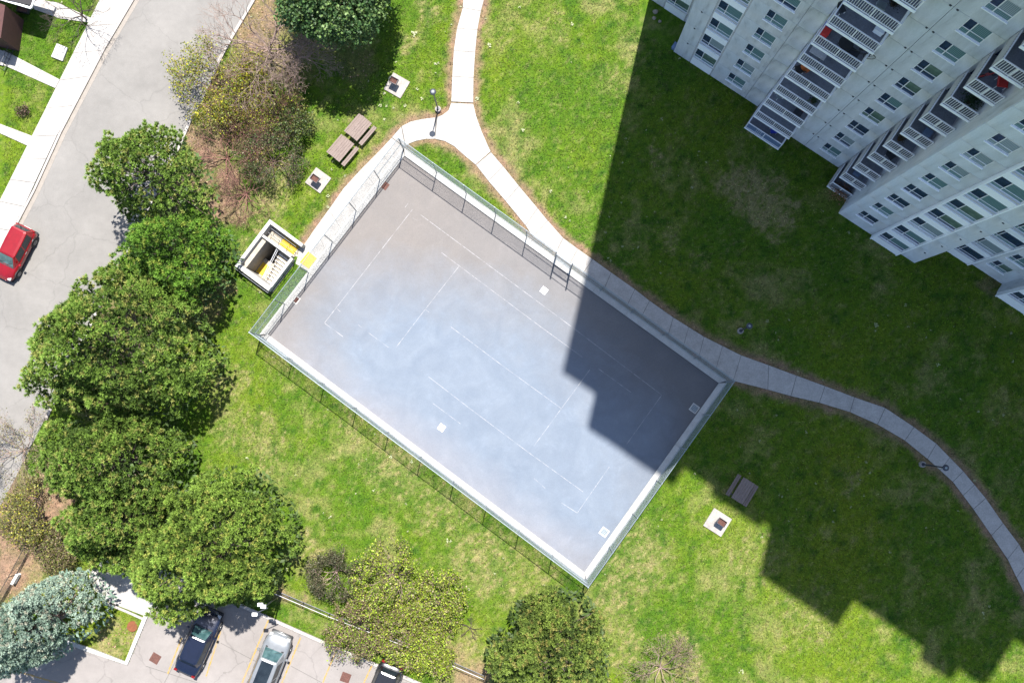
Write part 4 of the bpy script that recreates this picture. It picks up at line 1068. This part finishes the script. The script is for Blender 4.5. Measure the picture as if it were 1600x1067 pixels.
for dx, dy in ((-.55,-.42),(.0,.08),(-.2,.2)): MB().box(dx-.17,dx+.17,dy-.11,dy+.11,4.93,5.08).build('lamp_head', M['panelwhite'], t, bevel=.02)

# ------------------------------------------------------------------ house at the upper left corner
hs = thing('house', 'corner of a dark roofed red brick house, top left', 'house', tuple(P(-20,0)[:2])+(0,))
ho = Vector(P(-20,0)); loc = lambda l, z: [tuple(Vector(P2(a, b, z))-ho.xy) for a, b in l]
MB().prism(loc([(-120,-40),(8,9),(1,60),(-140,30)], 2.7), 0, 2.7).build('wall', M['brick'], hs)
MB().prism(loc([(-120,-80),(62,-30),(48,9),(5,0),(-120,-30)], 2.8), 2.62, 2.86).build('roof', M['roofing'], hs)
m = MB(); e = loc([(-10,-4),(48,13),(66,-34)], 2.75); m.path([(a,b,2.72) for a, b in e], .09, 4); m.build('eave_trim', M['white'], hs)
for a, b in ((47,11),(62,-22)): q = loc([(a, b)], 0)[0]; MB().box(q[0]-.07,q[0]+.07,q[1]-.07,q[1]+.07,0,2.62).build('porch_post', M['white'], hs)
t = thing('planter', 'rectangular black flower planter under the house eave', 'planter', P(38,17), math.radians(-12))
MB().box(-.42,.42,-.22,-.19,0,.3).box(-.42,.42,.19,.22,0,.3).box(-.42,-.39,-.19,.19,0,.3).box(.39,.42,-.19,.19,0,.3).build('trough', M['black'], t); MB().box(-.388,.388,-.188,.188,.0,.22).build('soil', M['rust'], t)
t = thing('porch_railing', 'black metal railing beside the garden path at the left edge', 'railing', P(6,90), math.radians(-113))
r = MB()
for y in (0, 1.0):
    for z in (.9, .15): r.tube((-.9,y-.5,z),(.9,y-.5,z),.02)
    for k in range(5): x = -.9+.45*k; r.tube((x,y-.5,0),(x,y-.5,.9),.018)
r.build('rails', M['darkmetal'], t)
for i, (px, py) in enumerate(((-2,80),)):
    tag(MB().prism(pp([(-8,76),(14,84),(6,104),(-14,98)]), -.02, .16).build('porch_step', M['concrete']), 'pale concrete porch step under the black railing at the left edge', 'step')
tag(MB().prism(pp([(90,69),(107,76),(99,97),(81,90)]), -.02, .16).build('utility_pad', M['courtkerb'], bevel=.02), 'tilted pale concrete utility pad on the front lawn, top left', 'concrete pad')

# ------------------------------------------------------------------ vegetation
def quads_from(c, a, b):     # centre, half vectors -> V,F
    V = np.stack([c-a-b*.2, c+b, c+a+b*.2, c-b], 1).reshape(-1, 3); n = len(c); return V, np.arange(4*n).reshape(-1, 4)
def tube_mesh(name, segs, mat, parent, n=4):
    S = np.array([[*a, *b, r0, r1] for a, b, r0, r1 in segs]); A, Bv = S[:, :3], S[:, 3:6]
    d = Bv-A; L = np.linalg.norm(d, axis=1, keepdims=True); d = d/np.maximum(L, 1e-6)
    ref = np.where(abs(d[:, 2:3]) > .9, np.array([[1., 0, 0]]), np.array([[0, 0, 1.]])); u = np.cross(d, ref); u /= np.linalg.norm(u, axis=1, keepdims=True); v = np.cross(d, u)
    V = np.zeros((len(S), 2*n, 3))
    for i in range(n):
        t = 2*PI*i/n; o = u*math.cos(t)+v*math.sin(t)
        V[:, i] = A+o*S[:, 6:7]; V[:, n+i] = Bv+o*S[:, 7:8]
    base = np.arange(len(S))[:, None]*2*n; F = np.concatenate([base+np.array([[i, (i+1) % n, n+(i+1) % n, n+i]]) for i in range(n)], 0)
    return raw_mesh(name, V.reshape(-1, 3), F, mat, None, parent)
def polar(poly, c):
    """star-shaped outline radius as a function of angle"""
    a = []; 
    for p in poly: d = Vector(p)-c; a.append((math.atan2(d.y, d.x), d.length))
    a.sort(); th = np.array([x[0] for x in a]); r = np.array([x[1] for x in a])
    return np.concatenate([th-2*PI, th, th+2*PI]), np.concatenate([r, r, r])
def conifer(name, label, outline, zc, hgt, tuft, cols, seed, dens=1., needle_w=.034, layers=3, group=None, flat=.75, ctr=None):
    """crown of many needle tufts carried on limbs; outline is the crown's rim as surveyed at height zc"""
    g = np.random.RandomState(seed); rr = random.Random(seed)
    poly = [Vector(P2(a, b, zc)) for a, b in outline]
    c = sum(poly, Vector((0, 0)))/len(poly) if ctr is None else Vector(P2(*ctr, zc))
    th, R = polar(poly, c)
    t = thing(name, label, 'tree', (c.x, c.y, 0), 0, group)
    area = .5*abs(sum(poly[i-1].x*poly[i].y-poly[i].x*poly[i-1].y for i in range(len(poly))))
    n = int(area/(tuft*tuft)*4.6*dens*layers)
    a = g.uniform(-PI, PI, n); q = np.sqrt(g.uniform(0, 1, n))
    Rm = np.interp(a, th, R)
    # boughs: star of lobes gives the uneven outline and clumped relief
    px, py = q*Rm*np.cos(a), q*Rm*np.sin(a)
    lob = fbm(px*.45+seed*3.1, py*.45, seed % 17, 2); lob2 = vn(px*.95+seed*1.7, py*.95, seed % 13+3); lob3 = vn(px*1.9, py*1.9+seed, 7)
    keep = (q < .84+.5*(lob2-.45)) & (lob2+lob*.5+lob3*.4 > .52)
    px, py, q, lob, lob2, lob3 = px[keep], py[keep], q[keep], lob[keep], lob2[keep], lob3[keep]; n = len(px)
    top = zc+(hgt-zc)*(1-q**2)*flat+(hgt-zc)*(1-flat)*(1-q)+(lob-.5)*3.0+(lob2-.5)*2.8+(lob3-.5)*1.3-.5
    lay = (g.uniform(0, 1, n)**1.6*layers*.9); pz = top-lay
    pz = np.maximum(pz, 1.0)
    C = np.stack([px, py, pz], 1)
    # needles of each tuft
    k = 26; N = n*k
    dirs = g.normal(0, 1, (n, k, 3)); dirs[..., 2] = np.abs(dirs[..., 2])*.9+.15
    out = np.stack([px, py, np.full(n, 1.2)], 1); out /= np.linalg.norm(out, axis=1, keepdims=True)
    dirs = dirs/np.linalg.norm(dirs, axis=2, keepdims=True)+out[:, None]*.45; dirs /= np.linalg.norm(dirs, axis=2, keepdims=True)
    ln = g.uniform(.55, 1., (n, k, 1))*tuft*.64*g.uniform(.75, 1.2, (n, 1, 1))
    side = np.cross(dirs, g.normal(0, 1, (n, k, 3))); side /= np.linalg.norm(side, axis=2, keepdims=True)
    base = C[:, None]+dirs*ln*.12; tip = C[:, None]+dirs*ln; mid = C[:, None]+dirs*ln*.6
    w = needle_w*g.uniform(.7, 1.3, (n, k, 1))
    V = np.stack([base+side*w, tip, base-side*w], 2).reshape(-1, 3)
    F = np.arange(3*N).reshape(-1, 3)
    c0, c1, c2 = [np.array(x) for x in cols]
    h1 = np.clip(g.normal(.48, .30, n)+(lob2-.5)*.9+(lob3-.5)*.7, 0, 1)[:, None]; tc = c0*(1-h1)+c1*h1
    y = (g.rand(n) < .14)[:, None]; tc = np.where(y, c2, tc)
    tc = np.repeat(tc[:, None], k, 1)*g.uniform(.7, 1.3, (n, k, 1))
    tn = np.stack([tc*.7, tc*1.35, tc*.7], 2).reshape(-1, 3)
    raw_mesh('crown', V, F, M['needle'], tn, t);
    # older, darker foliage inside the crown
    m_ = int(area*26); a = g.uniform(-PI, PI, m_); q = np.sqrt(g.uniform(0, .86, m_)); Rm = np.interp(a, th, R)
    ix, iy = q*Rm*np.cos(a), q*Rm*np.sin(a)
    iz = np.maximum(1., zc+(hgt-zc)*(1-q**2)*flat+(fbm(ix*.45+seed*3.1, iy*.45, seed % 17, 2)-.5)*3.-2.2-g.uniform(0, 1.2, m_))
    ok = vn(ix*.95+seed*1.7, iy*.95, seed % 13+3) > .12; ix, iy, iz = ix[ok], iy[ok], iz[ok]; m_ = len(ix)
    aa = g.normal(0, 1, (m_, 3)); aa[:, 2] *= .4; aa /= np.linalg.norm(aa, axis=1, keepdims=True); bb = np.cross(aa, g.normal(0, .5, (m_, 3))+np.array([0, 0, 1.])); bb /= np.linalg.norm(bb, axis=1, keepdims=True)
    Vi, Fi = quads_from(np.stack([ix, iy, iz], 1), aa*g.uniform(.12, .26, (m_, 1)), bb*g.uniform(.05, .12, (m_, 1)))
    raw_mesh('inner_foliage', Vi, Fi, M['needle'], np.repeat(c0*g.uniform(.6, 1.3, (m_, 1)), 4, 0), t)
    # trunk and limbs
    segs = [((0,0,0),(0,0,zc*.6),.24,.20), ((0,0,zc*.6),(0,0,hgt*.58),.20,.08)]
    idx = g.choice(n, min(n, 60), replace=False)
    for i in idx:
        x, y_, z = C[i]; z -= 1.1; z0 = max(1.0, min(z-1.4-.45*math.hypot(x, y_), hgt*.55)); m_ = Vector((x*.55, y_*.55, (z0+z)/2-.25))
        segs += [((0,0,z0), tuple(m_), .055, .035), (tuple(m_), (x, y_, z), .035, .012)]
    tube_mesh('trunk', segs, M['bark'], t, 5)
    return t
PINE = ((.040,.074,.013), (.165,.265,.042), (.25,.27,.07))
PINE2 = ((.030,.070,.011), (.135,.265,.030), (.23,.29,.05))
SPRUCE = ((.13,.20,.155), (.33,.42,.34), (.38,.38,.30))
conifer('pine_tree','rugged pine overhanging the road, topmost of the left row',[(215,197),(250,186),(262,200),(283,204),(300,230),(325,260),(335,300),(330,345),(290,368),(240,365),(210,348),(165,338),(188,312),(165,300),(122,290),(150,270),(178,252),(160,230),(165,205),(190,215)],5.5,10.5,.42,PINE,1,.62,layers=3,group='pines along the road')
conifer('pine_tree','dark green pine with lush tufts, second down the left row',[(205,345),(260,335),(310,325),(350,345),(366,390),(362,430),(335,470),(280,482),(220,455),(182,425),(176,380)],4.5,9.,.46,PINE2,2,.8,group='pines along the road')
conifer('pine_tree','largest pine of the left row, its crown reaching over the road',[(150,425),(200,405),(265,425),(310,465),(332,520),(348,560),(320,620),(270,655),(200,668),(120,655),(70,638),(22,615),(38,575),(42,540),(62,505),(95,488),(115,455)],5.,11.,.46,PINE,3,.85,group='pines along the road')
conifer('pine_tree','pine below the largest one, beside the pale shrubs at left',[(75,662),(140,645),(220,650),(285,680),(305,720),(290,780),(230,805),(150,795),(90,770),(52,740),(58,695)],4.5,9.5,.44,PINE,4,.85,group='pines along the road')
conifer('pine_tree','dense pine directly above the blue spruce',[(110,765),(170,735),(240,740),(282,790),(265,850),(215,893),(150,885),(110,858),(92,800)],4.,9.,.42,PINE,5,.9,group='pines along the road')
conifer('pine_tree','big round bright pine overhanging the dark blue sedan',[(300,735),(360,720),(420,738),(457,780),(470,840),(445,900),(412,940),(380,972),(335,940),(275,975),(228,952),(203,920),(208,860),(240,800)],4.5,10.,.44,((.048,.085,.013),(.190,.290,.045),(.26,.29,.06)),6,.9,group='pines along the road')
conifer('spruce_tree','silvery blue spruce in the lower left corner',[(95,890),(140,903),(167,945),(150,985),(110,1012),(60,1045),(20,1062),(-30,1060),(-50,980),(-5,942),(40,922)],3.5,9.5,.40,SPRUCE,7,1.1,.032)
conifer('pine_tree','sprawling pine at the bottom edge below the court corner',[(865,918),(910,925),(942,955),(957,1000),(965,1050),(950,1110),(850,1140),(770,1110),(748,1050),(755,1005),(788,982),(800,945),(840,938)],3.5,8.,.42,((.040,.068,.015),(.185,.255,.045),(.23,.22,.06)),8,.75)

def grow(seed, base, h, spread, nst=5, depth=5, up=.75, r0=.09, seglen=.8, jitter=.5, shrinkf=.80, droop=0., kids=(2,3), trunk=0.):
    """branching skeleton: list of segments and twig ends"""
    rr = random.Random(seed); segs = []; tips = []
    def br(p, d, L, r, k):
        m = 2 if k > 1 else 1; q = p
        for i in range(m):
            d2 = (d+Vector((rr.gauss(0,1), rr.gauss(0,1), rr.gauss(0,.6)))*jitter*.28).normalized(); n = q+d2*L/m
            if n.z < .1: n.z = .1
            segs.append((tuple(q), tuple(n), r*(1-.3*i/m), r*(1-.3*(i+1)/m))); q = n; d = d2
            if k <= 3: tips.append((tuple(q), tuple(d)))
        if k == 0: return
        for i in range(rr.randint(*kids)):
            ax = Vector((rr.gauss(0,1), rr.gauss(0,1), rr.gauss(0,.7)-droop)).normalized()
            br(q, (d*(1-jitter*.5)+ax*jitter+Vector((0,0,.10*up))).normalized(), L*rr.uniform(shrinkf-.12, shrinkf+.08), max(.006, r*.62), k-1)
    b = Vector(base)
    if trunk: segs.append((tuple(b), (b.x, b.y, trunk), r0*1.4, r0*1.2)); b = Vector((b.x, b.y, trunk))
    for i in range(nst):
        a = 2*PI*(i+rr.uniform(-.3,.3))/nst; s = rr.uniform(.5, 1.)*spread
        br(b.copy(), Vector((math.cos(a)*s, math.sin(a)*s, up)).normalized(), seglen*h/3, r0, depth)
    return segs, tips
def leaves(t, tips, per, sz, cols, seed, rad=.25, mat='leaf'):
    g = np.random.RandomState(seed); T = np.array([p for p, d in tips]); n = len(T)*per
    c = np.repeat(T, per, 0)+g.normal(0, rad*.5, (n, 3)); c[:, 2] = np.maximum(c[:, 2], .1)
    a = g.normal(0, 1, (n, 3)); a[:, 2] *= .5; a /= np.linalg.norm(a, axis=1, keepdims=True); b = np.cross(a, g.normal(0, 1, (n, 3))*np.array([1,1,.3])); b /= np.linalg.norm(b, axis=1, keepdims=True)
    s = g.uniform(.6, 1.3, (n, 1))*sz; V, F = quads_from(c, a*s, b*s*.7)
    k = g.randint(0, len(cols), n); tn = np.array(cols)[k]*g.uniform(.65, 1.35, (n, 1))
    raw_mesh('leaves', V, F, M[mat], np.repeat(tn, 4, 0), t)
def bush(name, label, px, py, zc, cat, seed, h, spread, leaf=None, per=2, sz=.06, nst=6, depth=5, r0=.05, up=.8, seglen=.8, jitter=.5, mat='twig', group=None, trunk=0., rad=.25, kids=(2,3), droop=0.):
    p = P(px, py, zc); t = thing(name, label, cat, (p.x, p.y, 0), 0, group)
    s, tips = grow(seed, (0,0,0), h, spread, nst, depth, up, r0, seglen, jitter, kids=kids, trunk=trunk, droop=droop)
    tube_mesh('branches', s, M[mat], t, 3)
    if leaf: leaves(t, tips, per, sz, leaf, seed+5, rad)
    return t
YEL = [(.20,.21,.012),(.27,.25,.015),(.12,.17,.02)]; OLI = [(.13,.15,.03),(.19,.19,.05),(.09,.11,.03)]; BRN = [(.14,.10,.06),(.18,.13,.08),(.10,.10,.04)]
DKG = [(.03,.055,.012),(.045,.075,.015),(.085,.12,.04)]; LIM = [(.21,.30,.02),(.28,.32,.04),(.14,.20,.025),(.20,.16,.09)]
# bare tree and budding shrubs in the upper left strip
bush('bare_tree','leafless grey tree at the road edge near the picture top',408,62,3,'tree',21,7.5,1.3,nst=9,depth=6,r0=.09,seglen=.58,up=.8,mat='twig',trunk=1.0)
bush('bare_tree','leafless pinkish twiggy tree right of the grey one, against the dark tree',455,75,3,'tree',61,5.2,1.2,nst=8,depth=6,r0=.07,seglen=.60,up=.8,mat='twig',trunk=1.0)
bush('budding_tree','small tree with yellow green buds hanging over the kerb',338,122,2.5,'tree',22,4.8,1.25,YEL,4,.07,nst=9,depth=5,r0=.06,seglen=.72,rad=.3)
bush('budding_tree','yellow budding shrub right of the one over the kerb',375,150,2.2,'tree',23,4.2,1.2,YEL+OLI[:1],2,.06,nst=9,depth=5,r0=.06,seglen=.70,rad=.3,mat='redtwig')
bush('budding_tree','olive green budding shrub against the shade of the dark tree',430,150,2.5,'tree',62,3.8,1.2,OLI+YEL[:1],1,.06,nst=8,depth=5,r0=.06,seglen=.68,rad=.3,mat='redtwig')
bush('budding_tree','shrub with reddish twigs and few yellow buds, between yellow and dark shrubs',390,205,2,'tree',24,3.8,1.2,BRN+YEL[:1],1,.05,nst=9,depth=5,r0=.05,seglen=.70,mat='redtwig')
bush('twiggy_shrub','leafless brown shrub beside the row of pines',345,240,1.5,'shrub',25,3.6,1.2,BRN,1,.04,nst=9,depth=5,r0=.05,seglen=.72,mat='redtwig')
bush('twiggy_shrub','reddish leafless shrub above the stairwell lawn',378,298,1.2,'shrub',26,3.6,1.3,None,nst=10,depth=5,r0=.05,seglen=.72,mat='redtwig')
bush('dark_shrub','dark twiggy shrub with sparse green leaves near the grill',418,245,1.8,'shrub',27,3.6,1.2,DKG+BRN[:1],2,.06,nst=9,depth=5,r0=.05,seglen=.68,mat='bark')
bush('dark_shrub','green leafy shrub in the shade of the top tree',448,190,2,'shrub',28,3.2,1.1,DKG+OLI[:1],3,.065,nst=7,depth=5,r0=.05,seglen=.64,mat='bark')
# leafy tree at the top edge
def broadleaf(name, label, px, py, zc, h, r, seed, cols, n=9000, sz=.10, group=None):
    p = P(px, py, zc); t = thing(name, label, 'tree', (p.x, p.y, 0), 0, group)
    s, tips = grow(seed, (0,0,0), h*.55, .8, 7, 4, 1.4, .12, .62, .4, trunk=h*.3); tube_mesh('trunk', s, M['bark'], t, 4)
    g = np.random.RandomState(seed); m = n//12
    d = g.normal(0, 1, (m, 3)); d /= np.linalg.norm(d, axis=1, keepdims=True); q = g.uniform(.35, 1, (m, 1))**.5
    lob = .75+.5*fbm(d[:, 0]*2.2+seed, d[:, 1]*2.2+d[:, 2]*2, 3, 2)[:, None]
    c0 = d*q*lob*np.array([r, r, (h-zc)*.95])+np.array([0, 0, zc]); n = m*12
    c = np.repeat(c0, 12, 0)+g.normal(0, .16, (n, 3))
    a = g.normal(0, 1, (n, 3)); a[:, 2] *= .5; a /= np.linalg.norm(a, axis=1, keepdims=True); b = np.cross(a, g.normal(0, 1, (n, 3))); b /= np.linalg.norm(b, axis=1, keepdims=True)
    s_ = g.uniform(.6, 1.3, (n, 1))*sz; V, F = quads_from(c, a*s_, b*s_*.8)
    k = np.repeat(g.randint(0, len(cols), m), 12); tn = np.array(cols)[k]*g.uniform(.65, 1.4, (n, 1))
    raw_mesh('crown', V, F, M['leaf'], np.repeat(tn, 4, 0), t); return t
broadleaf('leafy_tree','dark green leafy tree at the top edge casting a wide shadow',515,-22,6.5,9.5,3.9,31,[(.025,.060,.016),(.045,.095,.026),(.10,.16,.045)],26000,.10)
broadleaf('leafy_tree','pale green leafy tree tip beside the dark tree at the top',566,-52,6.,9.,2.6,32,[(.03,.06,.02),(.08,.12,.045)],9000,.09)
# shrubs above the parking lot
bush('dense_shrub','dark dense shrub left of the budding thicket by the parking fence',520,897,1.5,'shrub',41,3.0,1.1,[(.06,.065,.03),(.10,.095,.05),(.04,.05,.02)],5,.055,nst=8,depth=5,r0=.05,seglen=.68)
bush('budding_shrub','upper budding shrub of the thicket with greyish twigs and lime leaves',608,905,1.8,'shrub',42,3.6,1.3,LIM,6,.065,nst=9,depth=5,r0=.05,seglen=.78)
bush('budding_shrub','rightmost lime budding shrub of the thicket above the parking lot',678,945,1.8,'shrub',43,3.2,1.2,LIM,6,.065,nst=10,depth=5,r0=.05,seglen=.72)
bush('budding_shrub','brownish budding shrub of the thicket nearest the silver car',555,985,1.5,'shrub',44,3.2,1.2,LIM[2:]+BRN[:2]+LIM[:1],6,.06,nst=10,depth=5,r0=.05,seglen=.74)
bush('budding_shrub','lowest budding shrub of the thicket overhanging the black car',632,996,1.6,'shrub',45,2.9,1.2,LIM+BRN[:1],6,.065,nst=10,depth=5,r0=.05,seglen=.74)
bush('budding_shrub','small lime shrub at the lower right end of the thicket',672,1022,1.4,'shrub',46,2.6,1.1,LIM,6,.065,nst=9,depth=5,r0=.04,seglen=.72)
bush('twiggy_shrub','leafless grey brown thicket right of the bottom pine',1035,1048,1.,'shrub',47,3.2,1.4,BRN+OLI[:1],1,.05,nst=9,depth=5,r0=.04,seglen=.78)
bush('bare_sapling','small dark leafless sapling lying on the straw lawn',735,982,.2,'sapling',48,1.0,1.5,None,nst=5,depth=3,r0=.035,up=.25,seglen=.9,mat='foliage_dead')
# left edge shrubs
bush('pale_shrub','pale sparse shrub overhanging the road at the left edge',22,705,1.5,'shrub',51,3.6,1.3,[(.20,.20,.07),(.24,.21,.12),(.13,.12,.06)],2,.05,nst=8,depth=5,r0=.04,seglen=.76)
bush('olive_shrub','olive shrub with yellow leaves above the far left fence',42,800,1.5,'shrub',52,3.4,1.2,OLI+[(.26,.24,.03)],4,.065,nst=8,depth=5,r0=.05,seglen=.72)
bush('olive_shrub','brown green shrub between the far left fence and the pines',88,852,1.2,'shrub',53,2.6,1.2,OLI+BRN,4,.06,nst=8,depth=5,r0=.04,seglen=.74)
bush('bare_tree','small leafless tree on the front lawn at the top left',121,18,1.6,'tree',54,4.2,1.0,None,nst=6,depth=5,r0=.05,seglen=.66,mat='foliage_dead',trunk=.8)
bush('garden_shrub','tiny dark shrub on the lower front lawn left of the street',36,172,.3,'shrub',55,.7,1.0,[(.12,.07,.06),(.05,.06,.02)],4,.05,nst=6,depth=3,r0=.02,seglen=.8)

# weeds: pale seed heads and low rosettes
def weeds():
    g = np.random.RandomState(5); V = []; T = []
    n = 260
    x = g.uniform(-34, 34, n*4); y = g.uniform(-20, 29, n*4); ok = np.ones(len(x), bool)
    for p in HARD: ok &= ~inpoly(x, y, p)
    bx = (x-BO.x)*U.x+(y-BO.y)*U.y; bw = (x-BO.x)*NN.x+(y-BO.y)*NN.y; ok &= ~((bx > -4.5) & (bw < 3.4))
    ok &= fbm(x*.15, y*.15, 44) > .42
    x = list(x[ok][:n]); y = list(y[ok][:n])
    sp = [(647,54,.22),(660,155,.12),(601,146,.14),(594,166,.12),(604,166,.10),(633,165,.12),(765,72,.17),(861,300,.13),(1061,92,.1),(615,170,.1),(540,275,.1),(513,306,.12),(972,385,.10),(1085,740,.08),(1190,839,.09),(1158,1048,.16),(1390,862,.08),(602,187,.11)]
    S = [.03+.05*abs(g.normal()) for _ in x]
    for a, b, r in sp: p = P(a, b); x.append(p.x); y.append(p.y); S.append(r)
    for X_, Y_, r in zip(x, y, S):
        r = min(r, .22); k = 8
        for i in range(k):
            a = g.uniform(0, 2*PI); q = g.uniform(.2, 1.)*r; s = r*.45; z = g.uniform(.04, .11)
            cx_, cy_ = X_+math.cos(a)*q, Y_+math.sin(a)*q; b = g.uniform(0, 2*PI)
            for d in (0, 2.1, 4.2): V.append((cx_+s*math.cos(b+d), cy_+s*math.sin(b+d), z+g.uniform(-.01, .02)))
            c = np.array((.26,.28,.15))*g.uniform(.6, 1.3); T += [c]*3
    V = np.array(V); tag(raw_mesh('weeds', V, np.arange(len(V)).reshape(-1, 3), M['leaf'], np.array(T)), 'scattered pale weed and dandelion heads in the lawn', 'weeds', kind='stuff')
weeds()
# leaf litter under the strip of trees by the road
def litter():
    g = np.random.RandomState(9); n = 26000
    x = g.uniform(-36, -10, n); y = g.uniform(-20, 29, n)
    s = field(x, y, SOIL, 3)+field(x, y, [(a, b, r, s_) for a, b, r, s_ in DRY if a < 200 and b > 850], 0)*.4
    ok = g.rand(n) < s
    for p in HARD[1:]: ok &= ~inpoly(x, y, p)
    x, y = x[ok], y[ok]; n = len(x); c = np.stack([x, y, g.uniform(.01, .05, n)], 1)
    a = g.normal(0, 1, (n, 3)); a[:, 2] *= .2; a /= np.linalg.norm(a, axis=1, keepdims=True); b = np.cross(a, np.array([[0, 0, 1.]])); s_ = g.uniform(.03, .07, (n, 1))
    V, F = quads_from(c, a*s_, b*s_)
    tn = np.array([(.26,.15,.09),(.18,.11,.07),(.32,.22,.14),(.12,.08,.05)])[g.randint(0, 4, n)]*g.uniform(.7, 1.2, (n, 1))
    tag(raw_mesh('leaf_litter', V, F, M['leaf'], np.repeat(tn, 4, 0)), 'brown leaf litter under the trees beside the road', 'leaf litter', kind='stuff')
litter()
